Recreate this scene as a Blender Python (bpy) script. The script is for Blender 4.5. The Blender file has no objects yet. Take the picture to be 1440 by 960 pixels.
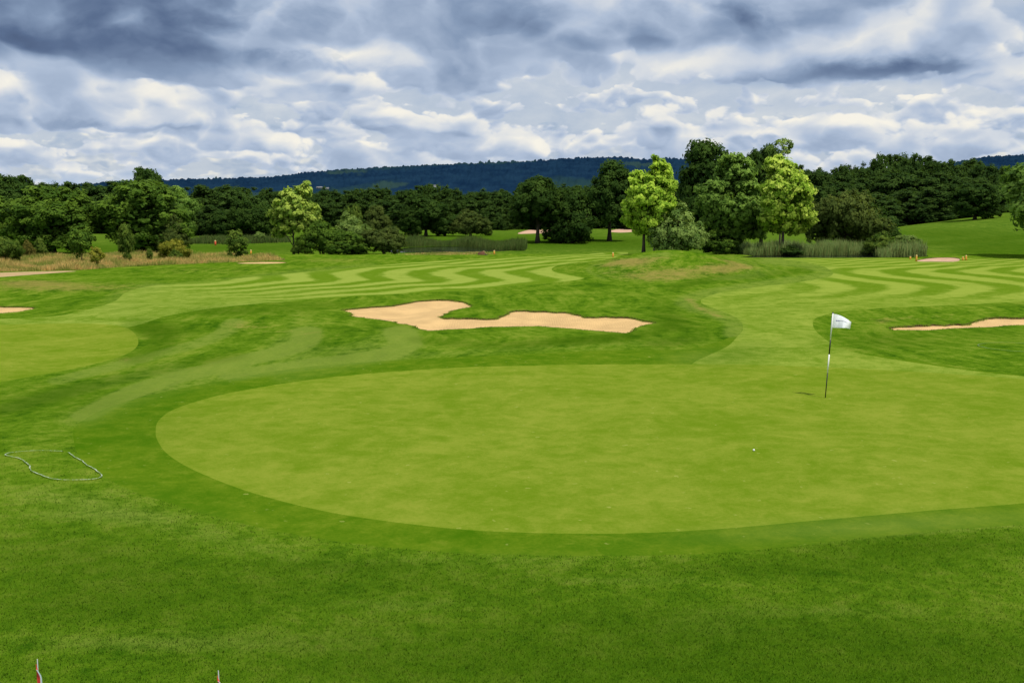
import bpy, math, random
import numpy as np
from mathutils import Vector

scene = bpy.context.scene
COL = scene.collection
rng = np.random.default_rng(7)
random.seed(7)

# ------------------------------------------------------------------ camera
H = 4.65
F = 1400.0
TH = math.atan(180.0 / F)
cam = bpy.data.cameras.new('camera')
cam.sensor_width = 36.0
cam.lens = 35.0
cam.clip_end = 30000.0
cam.clip_start = 0.1
camo = bpy.data.objects.new('camera', cam)
COL.objects.link(camo)
camo.location = (0, 0, H)
camo.rotation_euler = (math.radians(90) - TH, 0, 0)
scene.camera = camo
CT, ST = math.cos(TH), math.sin(TH)

# ------------------------------------------------------------------ helpers
def tag(o, label=None, cat=None, group=None, kind=None):
    if label: o['label'] = label
    if cat: o['category'] = cat
    if group: o['group'] = group
    if kind: o['kind'] = kind
    return o

def empty(name, loc=(0, 0, 0), rz=0.0, scale=(1, 1, 1)):
    o = bpy.data.objects.new(name, None)
    o.location = loc
    o.rotation_euler = (0, 0, rz)
    o.scale = scale
    COL.objects.link(o)
    return o

def mesh_np(name, verts, faces_flat, counts, smooth=False):
    """verts (n,3); faces_flat 1-D vertex index list; counts = vertices per face"""
    verts = np.asarray(verts, dtype=np.float32)
    faces_flat = np.asarray(faces_flat, dtype=np.int32).ravel()
    counts = np.asarray(counts, dtype=np.int32)
    me = bpy.data.meshes.new(name)
    me.vertices.add(len(verts)); me.vertices.foreach_set('co', verts.ravel())
    me.loops.add(len(faces_flat)); me.loops.foreach_set('vertex_index', faces_flat)
    me.polygons.add(len(counts))
    starts = np.concatenate([[0], np.cumsum(counts)[:-1]]).astype(np.int32)
    me.polygons.foreach_set('loop_start', starts)
    me.polygons.foreach_set('loop_total', counts)
    if smooth:
        me.polygons.foreach_set('use_smooth', np.ones(len(counts), dtype=bool))
    me.update(calc_edges=True)
    return me

def link(name, me, mat=None, parent=None):
    o = bpy.data.objects.new(name, me)
    COL.objects.link(o)
    if mat is not None:
        if len(me.materials) == 0: me.materials.append(mat)
    if parent is not None: o.parent = parent
    return o

class MB:
    """collects simple solids into one mesh"""
    def __init__(s): s.v = []; s.f = []
    def add(s, vs, fs):
        n = len(s.v); s.v += [tuple(v) for v in vs]; s.f += [tuple(i + n for i in f) for f in fs]
    def tube(s, pts, radii, n=8, cap=True):
        pts = [Vector(p) for p in pts]
        vs = []; fs = []
        for i, p in enumerate(pts):
            d = (pts[min(i + 1, len(pts) - 1)] - pts[max(i - 1, 0)]).normalized()
            a = Vector((1, 0, 0)) if abs(d.x) < 0.8 else Vector((0, 1, 0))
            u = d.cross(a).normalized(); w = d.cross(u)
            for k in range(n):
                t = 2 * math.pi * k / n
                vs.append(p + (u * math.cos(t) + w * math.sin(t)) * radii[i])
        for i in range(len(pts) - 1):
            for k in range(n):
                k2 = (k + 1) % n
                fs.append((i * n + k, i * n + k2, (i + 1) * n + k2, (i + 1) * n + k))
        if cap:
            fs.append(tuple(range(n))[::-1]); fs.append(tuple((len(pts) - 1) * n + k for k in range(n)))
        s.add(vs, fs)
    def box(s, c, sz, rz=0.0):
        x, y, z = [q / 2 for q in sz]
        ca, sa = math.cos(rz), math.sin(rz)
        vs = []
        for dz in (-z, z):
            for dx, dy in ((-x, -y), (x, -y), (x, y), (-x, y)):
                vs.append((c[0] + dx * ca - dy * sa, c[1] + dx * sa + dy * ca, c[2] + dz))
        s.add(vs, [(3, 2, 1, 0), (4, 5, 6, 7), (0, 1, 5, 4), (1, 2, 6, 5), (2, 3, 7, 6), (3, 0, 4, 7)])
    def build(s, name, mat, parent=None, smooth=False):
        fl = [i for f in s.f for i in f]
        me = mesh_np(name, s.v, fl, [len(f) for f in s.f], smooth)
        return link(name, me, mat, parent)

# ------------------------------------------------------------------ node expression helper
class NT:
    def __init__(s, tree): s.t = tree; s.n = tree.nodes; s.l = tree.links
    def new(s, typ, **kw):
        nd = s.n.new(typ)
        for k, v in kw.items(): setattr(nd, k, v)
        return nd
    def put(s, sock, val):
        if isinstance(val, X): s.l.new(val.s, sock)
        elif isinstance(val, bpy.types.NodeSocket): s.l.new(val, sock)
        else: sock.default_value = val
    def math(s, op, *a):
        nd = s.new('ShaderNodeMath', operation=op)
        for i, v in enumerate(a): s.put(nd.inputs[i], v)
        return X(s, nd.outputs[0])
    def vec(s, x, y, z=0.0):
        nd = s.new('ShaderNodeCombineXYZ')
        for i, v in enumerate((x, y, z)): s.put(nd.inputs[i], v)
        return X(s, nd.outputs[0])
    def noise(s, vec, scale, detail=2.0, rough=0.5, dist=0.0, color=False):
        nd = s.new('ShaderNodeTexNoise')
        s.put(nd.inputs['Vector'], vec)
        nd.inputs['Scale'].default_value = scale
        nd.inputs['Detail'].default_value = detail
        nd.inputs['Roughness'].default_value = rough
        nd.inputs['Distortion'].default_value = dist
        return X(s, nd.outputs['Color' if color else 'Fac'])
    def mix(s, fac, a, b, typ='RGBA', blend='MIX'):
        nd = s.new('ShaderNodeMix', data_type=typ)
        if typ == 'RGBA': nd.blend_type = blend
        nd.clamp_factor = True
        ins = [i for i in nd.inputs if i.enabled]
        def c(v): return tuple(v) + (1,) if isinstance(v, (tuple, list)) and len(v) == 3 and typ == 'RGBA' else v
        s.put(ins[0], fac); s.put(ins[1], c(a)); s.put(ins[2], c(b))
        return X(s, [o for o in nd.outputs if o.enabled][0])
    def smooth(s, v, lo, hi, a=0.0, b=1.0):
        nd = s.new('ShaderNodeMapRange', interpolation_type='SMOOTHSTEP')
        s.put(nd.inputs[0], v)
        for i, q in enumerate((lo, hi, a, b)): nd.inputs[i + 1].default_value = q
        return X(s, nd.outputs[0])
    def lin(s, v, lo, hi, a=0.0, b=1.0):
        nd = s.new('ShaderNodeMapRange')
        s.put(nd.inputs[0], v)
        for i, q in enumerate((lo, hi, a, b)): nd.inputs[i + 1].default_value = q
        return X(s, nd.outputs[0])
    def attr(s, name, out='Fac'):
        nd = s.new('ShaderNodeAttribute'); nd.attribute_name = name
        return X(s, nd.outputs[out])
    def ramp(s, fac, stops):
        nd = s.new('ShaderNodeValToRGB')
        cr = nd.color_ramp
        while len(cr.elements) < len(stops): cr.elements.new(0.5)
        for e, (p, c) in zip(cr.elements, stops):
            e.position = p; e.color = tuple(c) + (1,)
        s.put(nd.inputs[0], fac)
        return X(s, nd.outputs[0])
    def pos(s): return X(s, s.new('ShaderNodeNewGeometry').outputs['Position'])
    def sep(s, v):
        nd = s.new('ShaderNodeSeparateXYZ'); s.put(nd.inputs[0], v)
        return [X(s, o) for o in nd.outputs]
    def vadd(s, a, b):
        nd = s.new('ShaderNodeVectorMath', operation='ADD'); s.put(nd.inputs[0], a); s.put(nd.inputs[1], b)
        return X(s, nd.outputs[0])
    def vscale(s, a, k):
        nd = s.new('ShaderNodeVectorMath', operation='SCALE'); s.put(nd.inputs[0], a); s.put(nd.inputs['Scale'], k)
        return X(s, nd.outputs[0])
    def bump(s, height, strength=0.3, dist=0.02):
        nd = s.new('ShaderNodeBump'); s.put(nd.inputs['Height'], height)
        nd.inputs['Strength'].default_value = strength; nd.inputs['Distance'].default_value = dist
        return nd.outputs[0]

class X:
    def __init__(s, nt, sock): s.nt = nt; s.s = sock
    def __add__(s, o): return s.nt.math('ADD', s, o)
    __radd__ = __add__
    def __sub__(s, o): return s.nt.math('SUBTRACT', s, o)
    def __rsub__(s, o): return s.nt.math('SUBTRACT', o, s)
    def __mul__(s, o): return s.nt.math('MULTIPLY', s, o)
    __rmul__ = __mul__
    def __truediv__(s, o): return s.nt.math('DIVIDE', s, o)

def material(name):
    m = bpy.data.materials.new(name); m.use_nodes = True
    nt = NT(m.node_tree)
    bsdf = next(n for n in nt.n if n.type == 'BSDF_PRINCIPLED')
    return m, nt, bsdf

def plain(name, rgb, rough=0.6, metal=0.0, var=0.12, scale=20.0, spec=0.3):
    m, nt, b = material(name)
    n = nt.noise(nt.pos(), scale, 3, 0.6)
    nt.put(b.inputs['Base Color'], nt.mix(n, tuple(c * (1 - var) for c in rgb), tuple(min(1, c * (1 + var)) for c in rgb)))
    b.inputs['Roughness'].default_value = rough
    b.inputs['Metallic'].default_value = metal
    b.inputs['Specular IOR Level'].default_value = spec
    return m

# ------------------------------------------------------------------ terrain
def sstep(a, b, x):
    t = np.clip((x - a) / (b - a), 0, 1)
    return t * t * (3 - 2 * t)

def base_h(x, y):
    x = np.asarray(x, float); y = np.asarray(y, float)
    z = np.zeros(np.broadcast(x, y).shape)
    def g(cx, cy, sx, sy, a):
        return a * np.exp(-((x - cx) / sx) ** 2 - ((y - cy) / sy) ** 2)
    z = z + g(13.2, 82, 6.4, 7.5, 1.62)            # the grassy mound in the middle
    z = z + g(-13.5, 47, 5.0, 4.0, 0.42)           # bump in the rough beside the left green
    z = z + g(24, 47, 9, 2.6, 0.30)                # bank behind the right bunker
    z = z + g(1.5, 54, 7, 2.2, 0.22)
    z = z + g(-1.0, 37, 9, 3.0, 0.18)
    z = z + g(17.5, 33, 6, 3.0, 0.2)
    z = z - 0.5 * sstep(113, 128, y) * (1 - sstep(158, 180, y))
    r = x / np.maximum(y, 1.0)
    z = z + 4.1 * sstep(135, 245, y) * sstep(0.33, 0.54, r) + 1.2 * sstep(120, 200, y) * sstep(0.28, 0.42, r)
    z = z + 0.05 * np.sin(x * 0.35 + 1.3) * np.sin(y * 0.27 + 0.4) + 0.03 * np.sin(x * 0.8 + y * 0.5)
    return z

def rays(px, py):
    dx = (np.asarray(px, float) - 720) / F
    dy = (480 - np.asarray(py, float)) / F
    return dx, CT + dy * ST, -ST + dy * CT        # direction x, y, z

def G(px, py, hf=base_h):
    """where the ray through a picture point first meets the ground"""
    dx, dyy, dz = rays(px, py)
    dx = np.atleast_1d(dx); dyy = np.atleast_1d(dyy); dz = np.atleast_1d(dz)
    lo = np.full(dx.shape, 3.0); hi = np.full(dx.shape, np.nan)
    t = 3.0
    prev = np.full(dx.shape, 3.0)
    while t < 900:
        z = H + dz * t
        hit = np.isnan(hi) & (z <= hf(dx * t, dyy * t))
        lo[hit] = prev[hit]; hi[hit] = t
        prev[:] = t
        t *= 1.012
    hi = np.where(np.isnan(hi), 900, hi); lo = np.where(hi == 900, 900, lo)
    for _ in range(22):
        m = 0.5 * (lo + hi)
        b = (H + dz * m) <= hf(dx * m, dyy * m)
        hi = np.where(b, m, hi); lo = np.where(b, lo, m)
    return np.stack([dx * hi, dyy * hi, H + dz * hi], -1)

def at(px, py, Y):
    dx, dyy, dz = rays(px, py)
    return np.array([dx / dyy * Y, Y, H + dz / dyy * Y])

def to_px(x, y, z):
    zc = y * CT - (z - H) * ST
    zc = np.maximum(zc, 0.05)
    up = y * ST + (z - H) * CT
    return 720 + F * x / zc, 480 - F * up / zc

def spline(pts, closed=True, sub=6):
    pts = np.array(pts, float); n = len(pts); out = []
    rngi = range(n) if closed else range(n - 1)
    for i in rngi:
        if closed: p0, p1, p2, p3 = pts[i - 1], pts[i], pts[(i + 1) % n], pts[(i + 2) % n]
        else: p0, p1, p2, p3 = pts[max(i - 1, 0)], pts[i], pts[i + 1], pts[min(i + 2, n - 1)]
        for k in range(sub):
            t = k / sub
            out.append(0.5 * (2 * p1 + (p2 - p0) * t + (2 * p0 - 5 * p1 + 4 * p2 - p3) * t * t + (3 * p1 - p0 - 3 * p2 + p3) * t ** 3))
    if not closed: out.append(pts[-1])
    return np.array(out)

def sdf(poly, x, y):
    """signed distance, negative inside"""
    d2 = np.full(x.shape, 1e12); inside = np.zeros(x.shape, bool)
    n = len(poly)
    for i in range(n):
        ax, ay = poly[i]; bx, by = poly[(i + 1) % n]
        ex, ey = bx - ax, by - ay
        L = ex * ex + ey * ey + 1e-12
        t = np.clip(((x - ax) * ex + (y - ay) * ey) / L, 0, 1)
        qx = x - ax - ex * t; qy = y - ay - ey * t
        np.minimum(d2, qx * qx + qy * qy, out=d2)
        c = ((ay > y) != (by > y))
        if abs(by - ay) > 1e-12:
            inside ^= c & (x < ex * (y - ay) / (by - ay) + ax)
    d = np.sqrt(d2)
    return np.where(inside, -d, d)

def ground_poly(pts, sub=6):
    p = spline(pts, True, sub)
    return G(p[:, 0], p[:, 1])[:, :2]

REG = {}   # name -> polygon on the ground
REG['green'] = ground_poly([(219, 605), (224, 590), (250, 573), (320, 553), (420, 536), (520, 525), (640, 517), (780, 513), (900, 512), (1000, 512),
    (1100, 514), (1240, 520), (1400, 530), (1560, 545), (1680, 590), (1640, 660), (1540, 695), (1440, 707), (1300, 718), (1150, 731), (1000, 744), (850, 750),
    (700, 747), (600, 739), (470, 721), (360, 694), (280, 664), (238, 640), (222, 620)])
REG['fringe'] = ground_poly([(103, 612), (108, 598), (140, 578), (200, 558), (300, 537), (420, 517), (560, 506), (720, 499), (860, 492), (960, 491), (1010, 480),
    (1040, 472), (1100, 480), (1220, 497), (1330, 514), (1440, 528), (1640, 548), (1800, 600), (1740, 680), (1600, 722), (1440, 737), (1320, 746), (1200, 758), (1050, 774),
    (900, 781), (700, 779), (560, 771), (420, 752), (300, 725), (175, 685), (115, 645)])
REG['practice_green'] = ground_poly([(-260, 480), (-100, 462), (60, 455), (150, 456), (182, 463), (194, 477), (190, 490), (165, 503), (110, 517), (40, 530), (-20, 540), (-160, 560), (-330, 560), (-380, 520)])
REG['fairway'] = ground_poly([(-90, 452), (60, 446), (120, 436), (160, 424), (178, 411), (215, 402), (300, 395), (380, 387), (470, 379), (560, 371), (650, 365), (740, 361), (800, 358), (880, 354.5), (868, 361),
    (846, 366), (790, 372), (776, 380), (800, 386), (822, 391.5), (790, 396), (740, 400), (660, 408), (560, 413), (470, 418.5), (400, 424), (310, 432), (235, 444), (180, 460), (100, 464), (-60, 466)])
REG['approach'] = ground_poly([(1100, 364), (1135, 369), (1165, 378), (1168, 388), (1120, 397), (1060, 404), (1010, 412), (985, 424), (1010, 436), (1038, 448), (1045, 462), (1036, 474), (1024, 486), (1000, 498), (975, 510), (965, 525), (980, 540), (1040, 545), (1240, 545), (1440, 560), (1640, 570), (1640, 545), (1440, 529), (1330, 516), (1220, 499), (1178, 487), (1152, 470), (1143, 456), (1150, 446), (1190, 437), (1270, 432), (1360, 428), (1440, 424), (1620, 416), (1800, 405), (1800, 366), (1600, 364), (1440, 363.5), (1250, 363.5), (1160, 363)])
BUNK = {
 'main': [(481, 435.5), (510, 432), (552, 429), (590, 423), (620, 421), (650, 423), (664, 430.5), (645, 434), (628, 440), (623, 446), (650, 446.5), (690, 447.5), (708, 442), (722, 436.5), (745, 436.5), (780, 438),
          (805, 439.5), (822, 445), (850, 444.5), (880, 445.5), (905, 450), (920, 454), (895, 461), (884, 468), (840, 465), (790, 461), (740, 458.5), (680, 460.5), (640, 463), (602, 464.5), (580, 458), (550, 452), (520, 448), (493, 444.5), (491, 440)],
 'right': [(1249, 460), (1280, 457.5), (1310, 456.5), (1335, 455.5), (1360, 455), (1375, 449.5), (1395, 446), (1440, 446), (1530, 444), (1620, 452), (1560, 458), (1440, 457.5), (1380, 460), (1300, 464), (1255, 463.5)],
 'edge': [(-120, 428), (-40, 429), (20, 431), (51, 432.5), (20, 439), (-60, 442), (-140, 440)],
 'tee': [(1287, 367.2), (1310, 362.4), (1347, 362.6), (1345, 367.6), (1315, 367.8)],
 'oak': [(728, 328.5), (742, 323.5), (760, 322.8), (782, 323), (776, 327.5), (750, 328.4)],
 'glade': [(856, 325.5), (870, 322), (900, 321.5), (900, 325), (875, 327)],
 'scrape': [(330, 370.4), (360, 368.2), (404, 368.6), (385, 370.6)],
}
_jr = np.random.default_rng(5)
for k, v in BUNK.items():
    g_ = ground_poly(v, 12)
    if k in ('main', 'right', 'edge'):      # a crumbling, hand-cut edge
        n_ = np.convolve(np.tile(_jr.normal(size=len(g_)), 3), np.hanning(7), 'same')[len(g_):2 * len(g_)]
        tn = np.roll(g_, -1, 0) - np.roll(g_, 1, 0); tn /= np.linalg.norm(tn, axis=1)[:, None] + 1e-9
        g_ = g_ + np.stack([tn[:, 1], -tn[:, 0]], 1) * (0.05 * n_ + 0.03 * _jr.normal(size=len(g_)))[:, None]
    REG['bunker_' + k] = g_
REG['path'] = ground_poly([(-120, 388), (0, 383.5), (60, 381.5), (112, 380.8), (60, 385), (0, 389.5), (-120, 396)], 4)
REG['pond'] = ground_poly([(545, 354.5), (562, 349.5), (600, 347), (650, 346.5), (700, 348.5), (740, 350), (700, 353.5), (640, 355), (590, 355.5)], 4)
REG['pool'] = ground_poly([(1040, 361.6), (1100, 358), (1180, 357.5), (1290, 357.5), (1296, 361.4), (1200, 362.4), (1110, 362.4)], 4)

def gridverts():
    ds = []
    d = 4.5
    while d < 330:
        ds.append(d)
        d += min(max(d * d / 6500 * 2.0, 0.05), 1.3)
    while d < 9000:
        ds.append(d); d *= 1.12
    us = list(np.arange(-0.62, 0.6201, 0.0021))
    left = list(-0.62 - np.geomspace(0.004, 2.2, 26))[::-1]
    us = left + us + [-q for q in left[::-1]]
    U, D = np.meshgrid(np.array(us), np.array(ds))
    return U * D, D, len(us), len(ds)

GX, GY, NU, ND = gridverts()
gx, gy = GX.ravel(), GY.ravel()
idx = np.arange(NU * ND).reshape(ND, NU)
a, b, c, d_ = idx[:-1, :-1].ravel(), idx[:-1, 1:].ravel(), idx[1:, 1:].ravel(), idx[1:, :-1].ravel()
tris = np.concatenate([np.stack([a, b, c], 1), np.stack([a, c, d_], 1)])
lab = np.zeros(len(tris), int)
V = np.stack([gx, gy], 1)
NAMES = ['ground']

def cut(name, poly, allowed=None):
    """split the triangle sheet along the outline, give the inside its own label"""
    global V, tris, lab
    mn, mx = poly.min(0) - 3, poly.max(0) + 3
    x, y = V[:, 0], V[:, 1]
    s = np.full(len(V), 5.0)
    m = (x > mn[0]) & (x < mx[0]) & (y > mn[1]) & (y < mx[1])
    s[m] = sdf(poly, x[m], y[m])
    s = np.where(np.abs(s) < 1e-5, 1e-5, s)
    NAMES.append(name); L = len(NAMES) - 1
    ts = s[tris]
    ok = np.ones(len(tris), bool) if allowed is None else np.isin(lab, [NAMES.index(q) for q in allowed])
    inn = (ts < 0).all(1) & ok
    mix = (ts < 0).any(1) & ~(ts < 0).all(1) & ok
    lab[inn] = L
    mi = np.nonzero(mix)[0]
    newv = []; cache = {}; nt = []; nl = []
    base = len(V)
    def ev(i, j):
        k = (i, j) if i < j else (j, i)
        if k not in cache:
            t = s[k[0]] / (s[k[0]] - s[k[1]])
            newv.append(V[k[0]] + (V[k[1]] - V[k[0]]) * t)
            cache[k] = base + len(newv) - 1
        return cache[k]
    for q in mi:
        t = [int(w) for w in tris[q]]
        neg = [s[w] < 0 for w in t]
        one = neg.index(True) if sum(neg) == 1 else neg.index(False)
        A, B, C = t[one], t[(one + 1) % 3], t[(one + 2) % 3]
        AB, AC = ev(A, B), ev(A, C)
        la = L if neg[one] else lab[q]; lb = lab[q] if neg[one] else L
        nt += [(A, AB, AC), (AB, B, C), (AB, C, AC)]; nl += [la, lb, lb]
    if len(mi):
        keep = ~mix
        V = np.concatenate([V, np.array(newv)])
        tris = np.concatenate([tris[keep], np.array(nt)])
        lab = np.concatenate([lab[keep], np.array(nl)])

cut('fairway', REG['fairway'])
cut('fringe', REG['fringe'])
cut('approach', REG['approach'], ['ground', 'fringe'])
cut('green', REG['green'], ['fringe', 'approach', 'ground'])
cut('practice_green', REG['practice_green'])
for k in BUNK: cut('bunker_' + k, REG['bunker_' + k])
cut('path', REG['path']); cut('pond', REG['pond']); cut('pool', REG['pool'])

vx, vy = V[:, 0], V[:, 1]
vz = base_h(vx, vy)
PX, PY = to_px(vx, vy, vz)

# ---- mowing stripes, one number per vertex
def curve_G(tab, Y):
    ys = np.array([q[0] for q in tab], float); gp = np.array([q[1] for q in tab], float)
    dd = H * F / (ys - 300)
    gm = gp * dd / F
    o = np.argsort(dd)
    # smooth interpolation
    from_d = np.linspace(dd.min(), dd.max(), 900)
    gi = np.interp(from_d, dd[o], gm[o])
    k = np.hanning(27); k /= k.sum()
    gi = np.convolve(np.pad(gi, 13, mode='edge'), k, 'valid')
    return np.interp(Y, from_d, gi)
TABL = [(355, 330), (359, 250), (363, 175), (367, 128), (370, 100), (374, 47), (378, 10), (382, -4), (385, 0), (389, 20), (393, 40), (396, 30), (399, 2), (402, -30), (406, -85), (412, -150), (418, -260), (426, -420)]
TABR = [(362, 480), (366, 330), (370, 210), (374, 105), (377, 45), (380, 8), (383.5, -4), (388, 2), (395, 24), (400, 34), (404, 22), (408, -5), (412, -45), (416, -105), (424, -190), (436, -260), (470, -400)]
YY = np.clip(vy, 20, 140)
phL = (vx - curve_G(TABL, YY) - (678 - 720) / F * 79.0) / 3.85
phR = (vx - curve_G(TABR, YY) - (1286 - 720) / F * 78.0) / 4.35
phase = np.where(vx / np.maximum(vy, 1) > 0.13, phR, phL)
amp = np.where(vx / np.maximum(vy, 1) > 0.13, (1 - sstep(402, 428, PY)) * (1 - 0.55 * sstep(1190, 1100, PX)), 1 - 0.75 * sstep(400, 416, PY) * sstep(560, 300, PX) - 0.6 * sstep(330, 230, PX))
amp = np.clip(amp, 0.0, 1)

# ---- turf wear and tone: light cut bands, dry patches, dark turf, painted slope shade
light = np.zeros(len(V)); dry = np.zeros(len(V)); deep = np.zeros(len(V))
near = (PY > 320) & (vy < 300) & (np.abs(PX - 720) < 1100)
def blob(arr, px, py, rx, ry, am, rot=0.0):
    ca, sa = math.cos(rot), math.sin(rot)
    dx, dy = PX[near] - px, PY[near] - py
    u = (dx * ca + dy * sa) / rx; w = (-dx * sa + dy * ca) / ry
    arr[near] += am * np.exp(-(u * u + w * w))
def band(arr, pts, wv, am, sharp=3.0):
    p = spline(pts, False, 5)
    x, y = PX[near], PY[near]
    k = 3.0                                   # stretch heights so the width counts across the swath
    best = np.full(x.shape, 1e9)
    for i in range(len(p) - 1):
        ax, ay = p[i, 0], p[i, 1] * k; bx, by = p[i + 1, 0], p[i + 1, 1] * k
        ex, ey = bx - ax, by - ay; L = ex * ex + ey * ey + 1e-9
        t = np.clip(((x - ax) * ex + (y * k - ay) * ey) / L, 0, 1)
        best = np.minimum(best, np.hypot(x - ax - ex * t, y * k - ay - ey * t))
    arr[near] += am * np.exp(-(best / wv) ** sharp)
collar = [(1086, 365.5), (1125, 371), (1158, 379), (1160, 387), (1110, 394), (1050, 403), (1000, 411), (965, 422), (975, 432), (1008, 442), (1032, 454), (1033, 470), (1005, 482), (950, 492)]
band(light, collar[:-2], 17, 0.5, 4)
band(dry, [(968, 420), (985, 434), (1010, 444)], 9, 0.55, 2)
band(light, [(166, 430), (185, 412), (212, 405)], 30, 0.35)
band(light, [(205, 405), (300, 396), (400, 384), (520, 373)], 12, 0.35)
band(light, [(560, 470), (520, 488), (440, 502), (330, 522), (200, 552), (110, 590)], 34, 0.34)
band(light, [(420, 470), (395, 490), (330, 508), (240, 528)], 26, 0.18)
band(deep, [(560, 452), (470, 470), (470, 500)], 40, 0.25)
band(light, [(520, 505), (700, 492), (860, 485), (980, 478)], 16, 0.2)
for r_, am in ((14, .42), (30, .36), (46, .36), (62, .3), (78, .22)):
    band(light, [(830 + r_ * 1.4, 392), (812 + r_, 378), (850 + r_ * 1.2, 366), (930 + r_ * .3, 357)], 4.5, am, 2)
    band(light, [(1000 + r_, 358), (1040 + r_ * .8, 372), (1040 + r_ * .7, 384), (985 + r_ * .9, 393)], 4.5, am, 2)
blob(dry, 945, 384, 90, 9, 0.62); blob(dry, 900, 366, 50, 5, .35); blob(dry, 1030, 372, 50, 7, .4); band(dry, [(850, 374), (900, 364), (1000, 362), (1050, 376)], 5, .4, 2); blob(dry, 890, 369, 30, 5, 0.6); blob(dry, 920, 392, 60, 7, 0.35); blob(dry, 1020, 378, 50, 5, 0.4)
blob(dry, 850, 372, 30, 6, 0.25); blob(dry, 90, 404, 130, 8, 0.6); blob(dry, 40, 397, 60, 5, 0.5); blob(dry, 280, 380, 120, 7, 0.3); blob(dry, 470, 366, 80, 5, 0.4)
blob(dry, 345, 458, 45, 9, 0.4); blob(dry, 430, 470, 60, 9, 0.25); blob(dry, 1300, 447, 90, 5, 0.35); blob(dry, 1240, 452, 14, 4, 0.5); blob(dry, 1150, 420, 90, 8, 0.3)
blob(dry, 175, 505, 18, 2.5, 0.5); blob(dry, 600, 515, 300, 10, 0.1)
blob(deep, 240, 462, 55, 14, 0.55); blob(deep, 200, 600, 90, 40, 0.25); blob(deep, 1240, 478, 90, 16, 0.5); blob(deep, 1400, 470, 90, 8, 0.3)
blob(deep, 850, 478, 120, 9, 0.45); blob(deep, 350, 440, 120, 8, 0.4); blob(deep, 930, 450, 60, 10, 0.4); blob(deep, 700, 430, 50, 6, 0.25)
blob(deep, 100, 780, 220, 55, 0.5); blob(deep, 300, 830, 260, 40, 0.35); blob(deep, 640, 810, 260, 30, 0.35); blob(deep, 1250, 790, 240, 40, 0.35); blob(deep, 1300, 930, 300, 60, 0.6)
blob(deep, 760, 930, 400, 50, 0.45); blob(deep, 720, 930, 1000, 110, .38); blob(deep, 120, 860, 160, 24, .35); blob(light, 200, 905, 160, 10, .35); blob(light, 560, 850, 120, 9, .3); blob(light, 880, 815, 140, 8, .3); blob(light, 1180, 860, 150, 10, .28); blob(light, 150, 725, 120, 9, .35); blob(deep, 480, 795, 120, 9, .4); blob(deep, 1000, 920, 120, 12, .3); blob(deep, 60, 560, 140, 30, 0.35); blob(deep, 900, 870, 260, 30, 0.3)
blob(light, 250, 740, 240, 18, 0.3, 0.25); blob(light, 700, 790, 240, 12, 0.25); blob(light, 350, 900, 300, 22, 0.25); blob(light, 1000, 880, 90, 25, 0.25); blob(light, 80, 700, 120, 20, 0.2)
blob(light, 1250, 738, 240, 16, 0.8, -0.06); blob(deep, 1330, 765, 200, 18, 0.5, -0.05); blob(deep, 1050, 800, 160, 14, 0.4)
band(light, [(560, 466), (580, 490), (500, 512), (400, 532)], 20, 0.3); band(light, [(240, 515), (120, 545), (0, 575)], 22, 0.3); band(light, [(400, 480), (430, 466), (425, 450)], 30, 0.22)
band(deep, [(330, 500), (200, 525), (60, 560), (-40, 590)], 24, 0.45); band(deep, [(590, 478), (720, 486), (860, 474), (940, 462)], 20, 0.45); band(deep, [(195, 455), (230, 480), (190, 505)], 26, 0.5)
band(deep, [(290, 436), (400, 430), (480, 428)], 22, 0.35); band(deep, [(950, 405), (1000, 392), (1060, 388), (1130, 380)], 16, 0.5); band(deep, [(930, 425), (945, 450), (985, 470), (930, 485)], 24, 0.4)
blob(light, 985, 503, 45, 10, 0.55); blob(deep, 1045, 492, 55, 14, 0.5); blob(deep, 1010, 505, 50, 10, 0.35)
band(light, [(432, 466), (425, 484), (370, 500), (290, 520), (200, 545), (120, 585)], 20, 0.8, 5); band(light, [(562, 466), (568, 486), (530, 500), (440, 512), (330, 528)], 22, 0.75, 5)
band(light, [(330, 452), (300, 475), (200, 505), (80, 535)], 16, 0.55, 5)
# darker turf beyond the crest; tree shadow and slope shade painted at the right
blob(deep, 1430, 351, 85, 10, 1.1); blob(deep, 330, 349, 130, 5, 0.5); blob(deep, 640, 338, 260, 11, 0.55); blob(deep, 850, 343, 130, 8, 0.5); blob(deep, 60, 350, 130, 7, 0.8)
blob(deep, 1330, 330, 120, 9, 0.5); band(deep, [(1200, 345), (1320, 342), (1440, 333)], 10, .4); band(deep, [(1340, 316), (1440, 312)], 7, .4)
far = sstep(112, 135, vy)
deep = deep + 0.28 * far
deep = np.clip(deep, 0, 1.3); dry = np.clip(dry, 0, 1); light = np.clip(light, 0, 1)

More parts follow.
